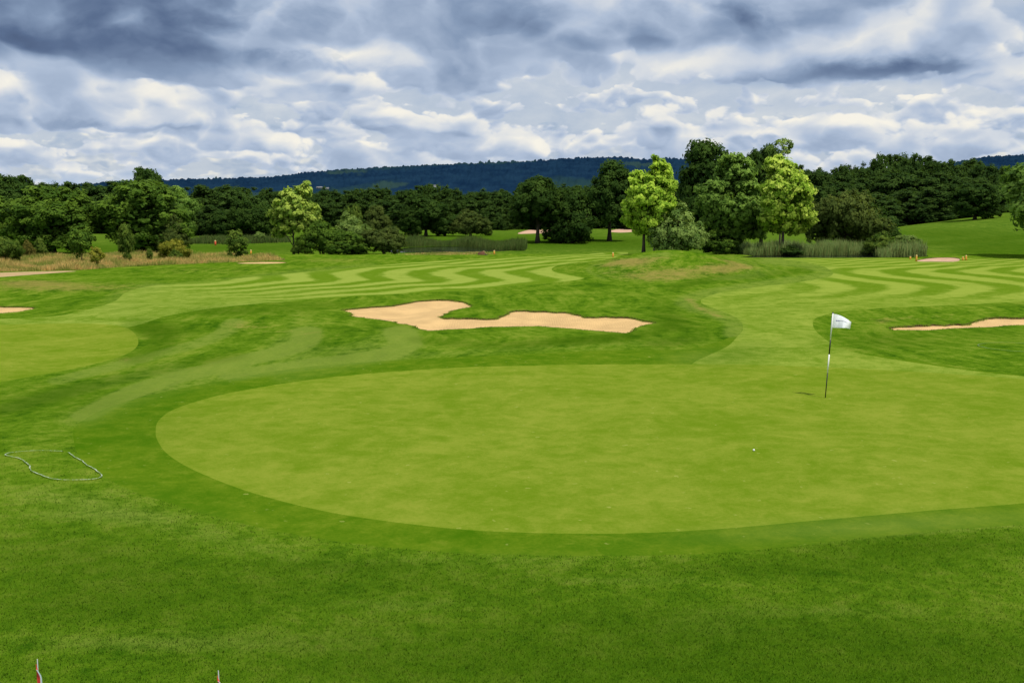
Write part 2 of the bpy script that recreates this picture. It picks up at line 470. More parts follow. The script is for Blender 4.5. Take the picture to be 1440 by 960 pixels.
# ------------------------------------------------------------------ turf materials
ROUGH_D, ROUGH_M, ROUGH_L = (0.034, 0.098, 0.003), (0.092, 0.180, 0.007), (0.190, 0.255, 0.026)
def rough_colour(nt):
    p = nt.pos()
    n1 = nt.noise(p, 0.20, 3, 0.55, 0.6)
    n2 = nt.noise(p, 1.1, 5, 0.66, 0.5)
    n3 = nt.noise(p, 7.0, 4, 0.68)
    n4 = nt.noise(p, 50.0, 3, 0.6)
    nx_ = nt.noise(p, 2.6, 4, 0.7, 0.3)
    wv_ = nt.noise(p, 0.06, 2, 0.5, 0, True)
    pw = nt.vadd(p, nt.vscale(wv_, 9.0))
    mp = nt.new('ShaderNodeMapping'); nt.put(mp.inputs['Vector'], pw); mp.inputs['Rotation'].default_value = (0, 0, math.radians(21)); mp.inputs['Scale'].default_value = (1.5, 0.22, 1)
    stk = nt.noise(mp.outputs[0], 1.0, 4, 0.62)
    t = ((stk - .5) * nt.smooth(nt.sep(p)[1], 15, 27, 0.05, 0.55) + n1 * 0.28 + n2 * 0.36 + nx_ * 0.40 + n3 * 0.30 + n4 * 0.14 - 0.74) * 2.1 + 0.5
    col = nt.ramp(t, [(0.18, ROUGH_D), (0.50, ROUGH_M), (0.86, ROUGH_L)])
    dryn = nt.smooth(nt.attr('dry') * 1.0 + (n2 - 0.5) * 1.2 + (nx_ - .5) * 0.9 + (n3 - 0.5) * 0.7, 0.22, 0.9)
    lit = nt.smooth(nt.attr('light') * (0.35 + n2 * 1.3) + (n2 - .5) * 0.5 + (nx_ - .5) * .7 + (n3 - .5) * .5, 0.0, 0.75)
    col = nt.mix(lit * 0.75, col, nt.mix(n3, (0.120, 0.205, 0.018), (0.230, 0.280, 0.050)))
    col = nt.mix(dryn * 0.66, col, nt.mix(n3, (0.24, 0.19, 0.045), (0.36, 0.245, 0.085)))
    col = nt.mix(nt.smooth(nt.sep(p)[1], 105, 150) * 0.55, col, nt.mix(t, (0.055, 0.115, 0.012), (0.125, 0.185, 0.026)))  # turf greyed with distance, aerial haze mixed into the colour
    dp = nt.smooth(nt.attr('deep') + (n2 - .5) * 0.55 + (n3 - .5) * .4, 0.02, 0.95)
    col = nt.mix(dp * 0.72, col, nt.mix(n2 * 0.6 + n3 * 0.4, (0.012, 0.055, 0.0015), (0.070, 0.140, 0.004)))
    return col, n3, n4, p

def turf_rough():
    m, nt, b = material('rough_turf')
    col, n3, n4, p = rough_colour(nt)
    nt.put(b.inputs['Base Color'], col)
    b.inputs['Roughness'].default_value = 0.75
    b.inputs['Specular IOR Level'].default_value = 0.0
    h = nt.noise(p, 28, 5, 0.7)
    nt.put(b.inputs['Normal'], nt.bump(h + n3 * 0.8, 0.55, 0.06))
    return m

def turf_mown(name, dark, lightc, streak=0.5, bump=0.35, stripes=False, s2=None, drya=0.5, mot=1.45):
    m, nt, b = material(name)
    p = nt.pos()
    n1 = nt.noise(p, 0.35, 3, 0.6, 0.7)
    n2 = nt.noise(p, 2.2, 4, 0.65, 0.4)
    n3 = nt.noise(p, 16.0, 4, 0.65)
    n4 = nt.noise(p, 85.0, 2, 0.6)
    nx_ = nt.noise(p, 0.9, 4, 0.68, 0.6)
    t = (n1 * 0.36 + nx_ * 0.34 + n2 * 0.42 + n3 * 0.28 + n4 * 0.20 - 0.80) * mot + 0.5
    if stripes:
        s = nt.math('SINE', nt.attr('phase') * (2 * math.pi) + (n2 - 0.5) * 0.55)
        s = nt.smooth(s, -0.75, 0.75, -1, 1) * nt.attr('amp')
        t = t + s * 0.215 * (0.5 + n1)
    col = nt.mix(nt.smooth(t, 0.26, 0.74), dark, lightc)
    dryn = nt.smooth(nt.attr('dry') * 1.0 + (n2 - 0.5) * 0.7 + (n3 - 0.5) * 0.4, 0.25, 0.85)
    pale = nt.smooth(n2 * 0.6 + n1 * 0.25 + n3 * 0.25, 0.56, 0.78)
    col = nt.mix(pale * 0.18, col, (0.28, 0.275, 0.045))
    col = nt.mix(nt.smooth(nt.noise(p, 5.5, 2, 0.5), 0.70, 0.76) * 0.45, col, (0.34, 0.36, 0.09))
    col = nt.mix(nt.attr('light') * 0.35, col, (0.21, 0.27, 0.05))
    col = nt.mix(dryn * drya, col, (0.33, 0.27, 0.07))
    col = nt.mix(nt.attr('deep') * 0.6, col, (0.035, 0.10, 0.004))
    nt.put(b.inputs['Base Color'], col)
    b.inputs['Roughness'].default_value = 0.7
    b.inputs['Specular IOR Level'].default_value = 0.0
    nt.put(b.inputs['Normal'], nt.bump(nt.noise(p, 60, 4, 0.7) + n2 * 0.4, bump, 0.02))
    return m

def sand_mat(name, rgb):
    m, nt, b = material(name)
    p = nt.pos()
    n = nt.noise(p, 0.7, 4, 0.6); n2 = nt.noise(p, 14, 4, 0.7)
    nt.put(b.inputs['Base Color'], nt.mix(nt.smooth(n * 0.6 + n2 * 0.4, 0.32, 0.68), tuple(q * 0.82 for q in rgb), tuple(q * 1.12 for q in rgb)))
    b.inputs['Roughness'].default_value = 0.95; b.inputs['Specular IOR Level'].default_value = 0.05
    w = nt.new('ShaderNodeTexWave'); nt.put(w.inputs['Vector'], p)
    w.inputs['Scale'].default_value = 3.0; w.inputs['Distortion'].default_value = 6.0; w.inputs['Detail'].default_value = 3
    nt.put(b.inputs['Normal'], nt.bump(X(nt, w.outputs['Fac']) * 0.5 + n2 + nt.noise(p, 90, 3, .6) * 0.5, 0.4, 0.05))
    return m

def water_mat():
    m, nt, b = material('pond_water')
    p = nt.pos()
    b.inputs['Base Color'].default_value = (0.012, 0.018, 0.012, 1)
    b.inputs['Roughness'].default_value = 0.08
    nt.put(b.inputs['Normal'], nt.bump(nt.noise(p, 3.0, 3, 0.6), 0.06, 0.05))
    return m

M = {}
M['rough'] = turf_rough()
M['green'] = turf_mown('green_turf', (0.116, 0.194, 0.008), (0.202, 0.256, 0.026), mot=1.4)
M['fringe'] = turf_mown('fringe_turf', (0.050, 0.130, 0.0025), (0.112, 0.185, 0.008), bump=0.5)
M['fairway'] = turf_mown('fairway_turf', (0.102, 0.186, 0.008), (0.245, 0.315, 0.048), stripes=True, bump=0.45, drya=0.35)
M['approach'] = turf_mown('approach_turf', (0.104, 0.188, 0.008), (0.240, 0.310, 0.042), stripes=True, bump=0.45, drya=0.35)
M['sand'] = sand_mat('bunker_sand', (0.62, 0.415, 0.185))
M['pinksand'] = sand_mat('pink_sand', (0.56, 0.36, 0.24))
M['pathsand'] = sand_mat('path_sand', (0.46, 0.32, 0.16))
M['water'] = water_mat()
M['soil'] = plain('turf_lip_soil', (0.095, 0.075, 0.026), 0.95, var=0.7, scale=9)

def sheet(name, mask, mat, z, extra=True):
    t = tris[mask]
    u, inv = np.unique(t, return_inverse=True)
    me = mesh_np(name, np.stack([vx[u], vy[u], z[u]], 1), inv.ravel(), np.full(len(t), 3), True)
    if extra:
        for nm, arr in (('light', light), ('dry', dry), ('deep', deep), ('phase', phase), ('amp', amp)):
            at_ = me.attributes.new(nm, 'FLOAT', 'POINT'); at_.data.foreach_set('value', arr[u].astype(np.float32))
    return link(name, me, mat)

def lab_of(n): return lab == NAMES.index(n)
tag(sheet('ground', lab_of('ground'), M['rough'], vz), 'uneven rough grass covering the course around greens and fairways', 'ground', kind='structure')
tag(sheet('putting_green', lab_of('green'), M['green'], vz), 'large smooth pale putting green in the foreground with the flagstick', 'green', kind='structure')
tag(sheet('green_fringe', lab_of('fringe'), M['fringe'], vz), 'darker mown collar around the large foreground green', 'fringe', kind='structure')
tag(sheet('practice_green', lab_of('practice_green'), M['green'], vz), 'smaller pale green at the left edge of the picture', 'green', kind='structure')
tag(sheet('fairway', lab_of('fairway'), M['fairway'], vz), 'left fairway with wavy light and dark mowing stripes behind the bunker', 'fairway', kind='structure')
tag(sheet('fairway', lab_of('approach'), M['approach'], vz), 'right fairway with wavy stripes running down to the flag', 'fairway', kind='structure')
tag(sheet('path', lab_of('path'), M['pathsand'], vz, False), 'strip of bare sandy path below the tall grass at the left edge', 'path', kind='structure')
tag(sheet('pond', lab_of('pond') , M['water'], np.minimum(vz, -0.42) * 0 + vz - 0.03, False), 'dark still pond behind the left fairway in front of reeds', 'pond', kind='structure')
tag(sheet('pond', lab_of('pool'), M['water'], vz - 0.03, False), 'narrow dark water below the reeds right of the mound', 'pond', kind='structure')

BL = {'main': 'large two-lobed sand bunker in the middle beyond the green', 'right': 'long sand bunker running off the right edge behind the flag',
      'edge': 'sliver of sand bunker at the left edge above the small green', 'tee': 'small pale pinkish sand bunker at the far end of the right fairway',
      'oak': 'far pinkish bunker behind the trunk of the lone dark oak', 'glade': 'far pinkish bunker between dark trees and bright green tree',
      'scrape': 'thin sliver of sand beside the end of the tall grass'}
STEP = {'main': 0.075, 'right': 0.08, 'edge': 0.06, 'tee': 0.05, 'oak': 0.05, 'glade': 0.05, 'scrape': 0.03}
def ragged(x, y):
    return 0.045 * np.sin(x * 5.3 + y * 3.1) + 0.035 * np.sin(x * 11.7 - y * 7.3) + 0.03 * np.sin(x * 23.1 + y * 17.7)
for k in BUNK:
    mask = lab_of('bunker_' + k)
    t = tris[mask]; u = np.unique(t)
    sd = np.zeros(len(V)); sd[u] = -sdf(REG['bunker_' + k], vx[u], vy[u])
    st = STEP[k]
    root = tag(empty('bunker', (0, 0, 0)), BL[k], 'bunker', 'sand bunkers', 'structure')
    zs = vz - st - 0.30 * (st / 0.13) * sstep(0.05, 2.4, sd) + 0.018 * np.sin(vx * 3.7 + vy * 1.3) * np.sin(vy * 3.1 - vx) * sstep(0.1, .8, sd) + 0.012 * np.sin(vx * 2.1) * np.sin(vy * 1.7)
    sh = sheet('sand', mask, M['pinksand'] if k in ('tee', 'oak', 'glade') else M['sand'], zs, False); sh.parent = root
    # the earth face under the turf edge
    e = np.concatenate([t[:, [0, 1]], t[:, [1, 2]], t[:, [2, 0]]])
    es = np.sort(e, 1)
    uq, first, cnt = np.unique(es, axis=0, return_index=True, return_counts=True)
    be = e[first[cnt == 1]]
    vv = []; ff = []
    for i, j in be:
        n0 = len(vv)
        rz_i = 0.0 if st < 0.06 else float(ragged(vx[i], vy[i])); rz_j = 0.0 if st < 0.06 else float(ragged(vx[j], vy[j]))
        vv += [(vx[i], vy[i], zs[i] - 0.02 + max(0, 0)), (vx[j], vy[j], zs[j] - 0.02),
               (vx[j], vy[j], vz[j] + 0.004), (vx[i], vy[i], vz[i] + 0.004)]
        ff += [n0, n0 + 1, n0 + 2, n0 + 3]
    me = mesh_np('lip', vv, ff, np.full(len(be), 4))
    link('lip', me, M['soil'], root)

# grass hanging over the bunker edges
Pe = []
for k in ('main', 'right', 'edge'):
    pg = REG['bunker_' + k]; q = np.concatenate([pg, pg[:1]]); L_ = np.linalg.norm(np.diff(q, axis=0), axis=1); cs_ = np.concatenate([[0], np.cumsum(L_)])
    n_ = int(cs_[-1] * 130); u_ = rng.uniform(0, cs_[-1], n_)
    ex = np.interp(u_, cs_, q[:, 0]) + rng.normal(0, 0.05, n_); ey = np.interp(u_, cs_, q[:, 1]) + rng.normal(0, 0.05, n_)
    Pe.append(np.stack([ex, ey, base_h(ex, ey) - 0.05], 1))
PEDGE = np.concatenate(Pe)
# wide plain round the modelled course
pl = []
R0 = 14000
me = mesh_np('terrain', [(-R0, -R0, -1.5), (R0, -R0, -1.5), (R0, R0, -1.5), (-R0, R0, -1.5)], [0, 1, 2, 3], [4])
tag(link('terrain', me, M['rough']), 'flat green country stretching away around the course', 'terrain', kind='structure')

# ------------------------------------------------------------------ grass blades
def blade_mesh(name, P, hgt, wid, lean, up=True, bend=False):
    n = len(P)
    ang = rng.uniform(0, 2 * np.pi, n); la = rng.uniform(0, 2 * np.pi, n)
    wv = np.stack([np.cos(ang), np.sin(ang), np.zeros(n)], 1) * (wid / 2)[:, None]
    lv = np.stack([np.cos(la), np.sin(la), np.zeros(n)], 1) * (lean * hgt)[:, None]
    tip = P + lv + np.stack([np.zeros(n), np.zeros(n), hgt], 1)
    if not bend:
        v = np.stack([P - wv, P + wv, tip], 1).reshape(-1, 3)
        f = np.arange(3 * n); cnt = np.full(n, 3); per = 3
    else:
        mid = P + lv * 0.3 + np.stack([np.zeros(n), np.zeros(n), hgt * 0.6], 1)
        v = np.stack([P - wv * .7, P + wv * .7, mid + wv, tip, mid - wv], 1).reshape(-1, 3)
        f = np.arange(5 * n); cnt = np.full(n, 5); per = 5
    me = mesh_np(name, v, f, cnt, True)
    if up:
        nv = np.tile(np.array([0, 0, 1.0]), (len(v), 1)) + rng.normal(0, 0.22, (len(v), 3))
        nv /= np.linalg.norm(nv, axis=1)[:, None]
        me.normals_split_custom_set_from_vertices(nv.tolist())
    return me

def scatter_fg(n):
    # denser near the viewer; widths grow with distance
    y0, y1 = 4.8, 26.0
    w = rng.uniform(0, 1, n)
    Y = 1.0 / (1 / y0 + w * (1 / y1 - 1 / y0))
    X_ = rng.uniform(-1.0, 1.0, n) * (0.56 * Y + 5.5)
    keep = rng.uniform(0, 1, n) > sstep(0.56 * Y + 2.0, 0.56 * Y + 5.5, np.abs(X_))
    keep &= rng.uniform(0, 1, n) < sstep(4.8, 7.5, Y) * 0.9 + 0.1
    for r in ('fringe', 'green', 'practice_green', 'approach', 'bunker_main'):
        pol = REG[r]; mn, mx = pol.min(0), pol.max(0)
        m = (X_ > mn[0]) & (X_ < mx[0]) & (Y > mn[1]) & (Y < mx[1])
        q = np.full(n, 1.0); q[m] = sdf(pol, X_[m], Y[m])
        keep &= q > 0.01
    keep &= rng.uniform(0, 1, n) > sstep(10, 25, Y)
    return X_[keep], Y[keep]

bx_, by_ = scatter_fg(1500000)
bz_ = base_h(bx_, by_)
nb = len(bx_)
P = np.stack([bx_, by_, bz_ - 0.004], 1)
sc_ = by_ / 11.0
hg = rng.uniform(0.012, 0.034, nb)
me = blade_mesh('grass', P, hg, rng.uniform(0.005, 0.011, nb) * np.clip(sc_, 0.8, 1.35), rng.uniform(0.2, 1.1, nb))
mg, nt, b = material('grass_blades')
col, n3, n4, p_ = rough_colour(nt)
rnd = X(nt, nt.new('ShaderNodeNewGeometry').outputs['Random Per Island'])
col = nt.mix(0.75, col, nt.mix(rnd, (0.030, 0.100, 0.004), (0.150, 0.235, 0.020)), blend='MIX') if False else nt.mix(0.42, nt.mix(0.15, col, (0.075, 0.22, 0.006)), nt.mix(rnd, (0.016, 0.068, 0.002), (0.135, 0.230, 0.022)))
nt.put(b.inputs['Base Color'], col); b.inputs['Roughness'].default_value = 0.7; b.inputs['Specular IOR Level'].default_value = 0.02
# carry the wear and tone maps over to the blades
from mathutils.kdtree import KDTree
def carry(me, Pn, per):
    sel = np.nonzero((vy < 38) & (np.abs(vx) < 0.66 * vy))[0]
    # look the value up on the regular part of the grid
    us = GX[0] / GY[0]; ds = GY[:, 0]
    ui = np.clip(np.searchsorted(us, Pn[:, 0] / Pn[:, 1]), 0, NU - 1); di = np.clip(np.searchsorted(ds, Pn[:, 1]), 0, ND - 1)
    k = di * NU + ui
    for nm, arr in (('light', light), ('dry', dry), ('deep', deep)):
        at_ = me.attributes.new(nm, 'FLOAT', 'POINT'); at_.data.foreach_set('value', np.repeat(arr[k], per).astype(np.float32))
carry(me, P, 3)
tag(link('grass', me, mg), 'short green rough grass growing in the foreground around the green', 'grass', kind='stuff')

def thin(nt, b, col, k=0.5):
    o = next(n for n in nt.n if n.type == 'OUTPUT_MATERIAL')
    col = nt.mix(1.0, col, (1.75, 1.75, 1.75), blend='MULTIPLY')
    nt.put(b.inputs['Base Color'], col)
    tr = nt.new('ShaderNodeBsdfTranslucent'); nt.put(tr.inputs['Color'], col)
    mx = nt.new('ShaderNodeMixShader'); mx.inputs[0].default_value = k
    nt.l.new(b.outputs[0], mx.inputs[1]); nt.l.new(tr.outputs[0], mx.inputs[2]); nt.l.new(mx.outputs[0], o.inputs[0])
thin(NT(mg.node_tree), b, X(nt, b.inputs['Base Color'].links[0].from_socket))

def in_px_poly(poly, n):
    p = np.array(poly, float); mn, mx = p.min(0), p.max(0)
    q = rng.uniform(mn, mx, (n, 2)); s = sdf(p, q[:, 0], q[:, 1])
    q = q[s < 0]
    return G(q[:, 0], q[:, 1])

def straw_mat(name, ca, cb, cc, rnds=0.5):
    m, nt, b = material(name)
    p = nt.pos()
    n = nt.noise(p, 0.35, 3, 0.6, 0.5)
    rnd = X(nt, nt.new('ShaderNodeNewGeometry').outputs['Random Per Island'])
    c = nt.mix(nt.smooth(n, 0.38, 0.62), ca, cb)
    c = nt.mix(rnd * rnds, c, cc)
    nt.put(b.inputs['Base Color'], c); thin(nt, b, c); b.inputs['Roughness'].default_value = 0.8; b.inputs['Specular IOR Level'].default_value = 0.02
    return m
M['straw'] = straw_mat('dry_tall_grass', (0.12, 0.17, 0.026), (0.46, 0.31, 0.115), (0.25, 0.22, 0.06))
M['reed'] = straw_mat('reeds', (0.075, 0.15, 0.036), (0.12, 0.205, 0.06), (0.16, 0.155, 0.055), 0.8)
M['reedd'] = straw_mat('dark_reeds', (0.034, 0.075, 0.014), (0.052, 0.095, 0.02), (0.085, 0.085, 0.028), 0.6)

nb = len(PEDGE)
M['edgegrass'] = straw_mat('edge_grass', (0.075, 0.165, 0.008), (0.115, 0.205, 0.014), (0.18, 0.17, 0.04))
tag(link('grass', blade_mesh('grass', PEDGE, rng.uniform(0.02, 0.085, nb), rng.uniform(0.012, 0.03, nb), rng.uniform(0.2, 1.1, nb), True, True), M['edgegrass']),
    'ragged grass hanging over the edges of the sand bunkers', 'grass', kind='stuff')
Pt = in_px_poly([(-60, 352), (0, 358), (100, 360), (190, 356), (235, 352), (262, 358), (330, 359), (380, 361.5), (402, 366), (300, 370), (240, 372.5), (165, 376), (120, 379.5), (0, 382.5), (-60, 385)], 190000)
nb = len(Pt)
tag(link('tall_grass', blade_mesh('tall_grass', Pt, rng.uniform(0.08, 0.55, nb) * (0.45 + 0.9 * np.abs(np.sin(Pt[:, 0] * 0.55) * np.sin(Pt[:, 1] * 0.31 + 1))), rng.uniform(0.012, 0.034, nb), rng.uniform(0.05, 0.6, nb), True, True), M['straw']),
    'strip of tall tan and green unmown grass below the left trees', 'tall grass', kind='stuff')
Pt = in_px_poly([(556, 349), (575, 342), (640, 343), (720, 343), (742, 349), (738, 353), (715, 352.5), (690, 350.5), (640, 346.3), (600, 346.8)], 34000)
nb = len(Pt)
tag(link('reeds', blade_mesh('reeds', Pt, np.clip(rng.normal(1.1, 0.3, nb), 0.3, 1.9) * (0.8 + 0.3 * np.sin(Pt[:, 0] * 0.7)), rng.uniform(0.02, 0.05, nb), rng.uniform(0, 0.25, nb), True, True), M['reedd']),
    'dark green reeds along the pond behind the left fairway', 'reeds', kind='stuff')
Pt = in_px_poly([(1036, 357), (1050, 353), (1120, 353), (1200, 353.5), (1300, 355.5), (1303, 361), (1240, 362.3), (1225, 359), (1130, 359.5), (1060, 360)], 60000)
nb = len(Pt)
tag(link('reeds', blade_mesh('reeds', Pt, np.clip(rng.normal(1.25, 0.3, nb), 0.4, 2.0) * (0.82 + 0.25 * np.sin(Pt[:, 0] * 0.9 + np.sin(Pt[:, 0] * 2.3))), rng.uniform(0.018, 0.045, nb), rng.uniform(0, 0.22, nb), True, True), M['reed']),
    'pale grey green reed bed right of the mound below the bushes', 'reeds', kind='stuff')
Pt = in_px_poly([(255, 343), (290, 337), (400, 336), (410, 341), (330, 343.5)], 9000)
nb = len(Pt)
tag(link('reeds', blade_mesh('reeds', Pt, rng.uniform(0.4, 1.1, nb), rng.uniform(0.05, 0.1, nb), rng.uniform(0, 0.3, nb), True, True), M['reedd']),
    'low band of rushes left of the lone pale maple', 'reeds', kind='stuff')
Pt = in_px_poly([(560, 358.5), (600, 355.5), (680, 354.5), (700, 357.5), (620, 358.8)], 5000)
nb = len(Pt)
tag(link('tall_grass', blade_mesh('tall_grass', Pt, rng.uniform(0.04, 0.17, nb), rng.uniform(0.02, 0.05, nb), rng.uniform(0, 0.6, nb), True, True), M['straw']),
    'thin fringe of dry grass on the near bank of the pond', 'tall grass', kind='stuff')

# ------------------------------------------------------------------ trees
def leaf_mat(name, rgb, tip=None, trans=0.42):
    m = bpy.data.materials.new(name); m.use_nodes = True
    nt = NT(m.node_tree)
    b = next(n for n in nt.n if n.type == 'BSDF_PRINCIPLED'); out = next(n for n in nt.n if n.type == 'OUTPUT_MATERIAL')
    tone = nt.attr('tone')
    orr = X(nt, nt.new('ShaderNodeObjectInfo').outputs['Random'])
    isl = X(nt, nt.new('ShaderNodeNewGeometry').outputs['Random Per Island'])
    tip = tip or (rgb[0] * 1.7, rgb[1] * 1.45, rgb[2] * 1.3)
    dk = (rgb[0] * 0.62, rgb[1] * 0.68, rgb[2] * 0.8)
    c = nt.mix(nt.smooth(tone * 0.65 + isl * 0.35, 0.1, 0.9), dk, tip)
    c = nt.mix(orr * 0.14, c, (rgb[0] * 1.5, rgb[1] * 1.1, rgb[2] * 0.9))
    nt.put(b.inputs['Base Color'], c)
    b.inputs['Roughness'].default_value = 0.7; b.inputs['Specular IOR Level'].default_value = 0.05
    tr = nt.new('ShaderNodeBsdfTranslucent'); nt.put(tr.inputs['Color'], nt.mix(0.35, c, (rgb[0] * 2.2, rgb[1] * 1.9, rgb[2])))
    mx = nt.new('ShaderNodeMixShader'); mx.inputs[0].default_value = trans
    nt.l.new(b.outputs[0], mx.inputs[1]); nt.l.new(tr.outputs[0], mx.inputs[2]); nt.l.new(mx.outputs[0], out.inputs[0])
    return m

LM = {
 'far':   leaf_mat('leaves_far_cloud_shaded', (0.044, 0.094, 0.015), (0.076, 0.138, 0.024)),  # cloud shadow over the far woods, darkened into the leaf colour
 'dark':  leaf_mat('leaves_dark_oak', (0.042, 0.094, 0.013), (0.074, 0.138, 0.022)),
 'oak':   leaf_mat('leaves_oak', (0.088, 0.178, 0.019), (0.165, 0.275, 0.032)),
 'mid':   leaf_mat('leaves_mid', (0.145, 0.275, 0.040), (0.28, 0.44, 0.080)),
 'bright': leaf_mat('leaves_bright', (0.29, 0.49, 0.035), (0.60, 0.78, 0.10), 0.4),
 'bright2': leaf_mat('leaves_bright_pale', (0.28, 0.48, 0.035), (0.68, 0.80, 0.15), 0.4),
 'maple': leaf_mat('leaves_pale_maple', (0.25, 0.40, 0.05), (0.56, 0.68, 0.13), 0.4),
 'olive': leaf_mat('leaves_olive', (0.088, 0.135, 0.024), (0.140, 0.190, 0.04)),
 'willow': leaf_mat('leaves_willow', (0.175, 0.285, 0.055), (0.31, 0.43, 0.11)),
 'shrub': leaf_mat('leaves_shrub', (0.095, 0.175, 0.022), (0.19, 0.27, 0.04)),
 'yellow': leaf_mat('leaves_yellow', (0.21, 0.25, 0.022), (0.38, 0.37, 0.05)),
 'brownish': leaf_mat('leaves_bronze', (0.15, 0.15, 0.026), (0.24, 0.21, 0.05)),
}
M['bark'] = plain('bark', (0.06, 0.047, 0.033), 0.95, var=0.4, scale=7)
M['paletrunk'] = plain('pale_bark', (0.15, 0.125, 0.095), 0.95, var=0.4, scale=7)

def crown_mesh(name, lobes, n_clump, per, leaf, clump_r, seed, core=0.25, spiky=0.0, flat=0.85, soft=0.5):
    r = np.random.default_rng(seed)
    lobes = np.array(lobes, float)
    vol = lobes[:, 3] * lobes[:, 4] + lobes[:, 3] * lobes[:, 5] + lobes[:, 4] * lobes[:, 5]
    pr = vol / vol.sum()
    # clumps near the lobe surfaces
    cs = []; cd = []
    while len(cs) < n_clump:
        i = r.choice(len(lobes), p=pr)
        d = r.normal(size=3); d /= np.linalg.norm(d)
        if d[2] < -0.35 and r.random() < 0.5: continue
        fr = r.uniform(0.55, 1.0) ** 0.6
        p = lobes[i, :3] + d * lobes[i, 3:] * fr
        q = ((p - lobes[:, :3]) / lobes[:, 3:]); q = np.linalg.norm(q, axis=1)
        if (np.delete(q, i) < 0.62).any() and len(lobes) > 1: continue
        cs.append(p); cd.append(d)
    cs = np.array(cs); cd = np.array(cd)
    rc = clump_r * r.uniform(0.55, 1.35, n_clump)
    n = n_clump * per
    ci = np.repeat(np.arange(n_clump), per)
    dd = r.normal(size=(n, 3)); dd /= np.linalg.norm(dd, axis=1)[:, None]
    rad = rc[ci] * r.uniform(0, 1, n) ** 0.45
    if spiky: rad *= 1 + spiky * (r.uniform(0, 1, n) > 0.85) * r.uniform(0, 1, n)
    pos = cs[ci] + dd * rad[:, None] * np.array([1, 1, flat])
    tone = r.uniform(0, 1, n_clump)[ci]
    nor = cd[ci] * 0.7 + dd * 0.8 + r.normal(size=(n, 3)) * 0.45 + np.array([0, 0, 0.25])
    # inner leaves that close the crown
    nc = int(n * core)
    i = r.choice(len(lobes), nc, p=pr)
    d = r.normal(size=(nc, 3)); d /= np.linalg.norm(d, axis=1)[:, None]
    pc = lobes[i, :3] + d * lobes[i, 3:] * (r.uniform(0, 0.72, nc) ** 0.5)[:, None]
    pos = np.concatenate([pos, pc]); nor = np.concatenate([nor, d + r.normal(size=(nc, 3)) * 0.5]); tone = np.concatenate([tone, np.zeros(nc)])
    nor /= np.linalg.norm(nor, axis=1)[:, None]
    m = len(pos)
    a = r.normal(size=(m, 3)); u = np.cross(nor, a); u /= np.linalg.norm(u, axis=1)[:, None]; w = np.cross(nor, u)
    s = leaf * r.uniform(0.55, 1.35, m); s[n:] *= 1.5
    lu = u * s[:, None]; lw = w * (s * r.uniform(0.45, 0.8, m))[:, None]
    k = nor * (s * 0.18)[:, None]
    v = np.stack([pos - lu, pos + lw * 0.9 - k - lu * 0.1, pos + lu, pos - lw * 0.9 - k - lu * 0.1], 1).reshape(-1, 3)
    keepz = v[:, 2].reshape(-1, 4).min(1) > 0.02
    v = v.reshape(-1, 4, 3)[keepz].reshape(-1, 3); tone = tone[keepz]
    m = len(tone)
    me = mesh_np(name, v, np.arange(4 * m), np.full(m, 4))
    at_ = me.attributes.new('tone', 'FLOAT', 'POINT'); at_.data.foreach_set('value', np.repeat(tone, 4).astype(np.float32))
    if soft > 0:                       # foliage shaded as a rounded mass, leaf by leaf
        me.polygons.foreach_set('use_smooth', np.ones(m, dtype=bool))
        ctr = np.array([0, 0, lobes[:, 2].mean()]); pc_ = v.reshape(-1, 4, 3).mean(1)
        o_ = (pc_ - ctr) / np.array([lobes[:, 3].max(), lobes[:, 3].max(), lobes[:, 5].max()])
        o_ /= np.linalg.norm(o_, axis=1)[:, None] + 1e-6
        nk = nor[keepz]; nk = np.where((nk * o_).sum(1)[:, None] < 0, nk * 0.3, nk)
        o_ = o_ * soft + nk * (1 - soft) + np.array([0, 0, 0.2]); o_ /= np.linalg.norm(o_, axis=1)[:, None]
        fn = np.cross(v.reshape(-1, 4, 3)[:, 1] - v.reshape(-1, 4, 3)[:, 0], v.reshape(-1, 4, 3)[:, 2] - v.reshape(-1, 4, 3)[:, 0])
        fl_ = (fn * o_).sum(1) < 0
        li = np.arange(4 * m).reshape(-1, 4); li[fl_] = li[fl_][:, ::-1]
        me.loops.foreach_set('vertex_index', li.ravel().astype(np.int32)); me.update(calc_edges=False); me.validate()
        me.normals_split_custom_set_from_vertices(np.repeat(o_, 4, 0).tolist())
    return me

def trunk_mesh(name, lobes, h0, rad, seed, stems=1, spread=0.0, lean=(0, 0)):
    r = random.Random(seed)
    mb = MB()
    top = max(l[2] + l[5] for l in lobes)
    for s_ in range(stems):
        ox = (s_ - (stems - 1) / 2) * spread; oy = r.uniform(-1, 1) * spread * 0.4
        zt = top * 0.72
        pts = []; rr = []
        for k in range(7):
            t = k / 6
            pts.append((ox * (0.4 + 0.8 * t) + lean[0] * t + r.uniform(-.06, .06) * rad * 6 * t, oy + lean[1] * t + r.uniform(-.06, .06) * rad * 6 * t, -0.15 + (zt + 0.15) * t))
            rr.append(rad * (1.45 if k == 0 else 1.0 - 0.82 * t))
        mb.tube(pts, rr, 9)
        for k in range(7):
            l = lobes[r.randrange(len(lobes))]
            t = r.uniform(0.3, 0.75)
            i = int(t * 6); p0 = Vector(pts[i])
            p2 = Vector((l[0] + r.uniform(-.6, .6) * l[3], l[1] + r.uniform(-.6, .6) * l[4], l[2] + r.uniform(-.2, .6) * l[5]))
            pm = p0.lerp(p2, 0.5) + Vector((0, 0, -0.12 * (p2 - p0).length * 0.5))
            rb = rad * (1 - .82 * t) * 0.6
            mb.tube([p0, pm, p2], [rb, rb * 0.6, rb * 0.2], 6)
    fl = [i for f in mb.f for i in f]
    return mesh_np(name, mb.v, fl, [len(f) for f in mb.f], True)

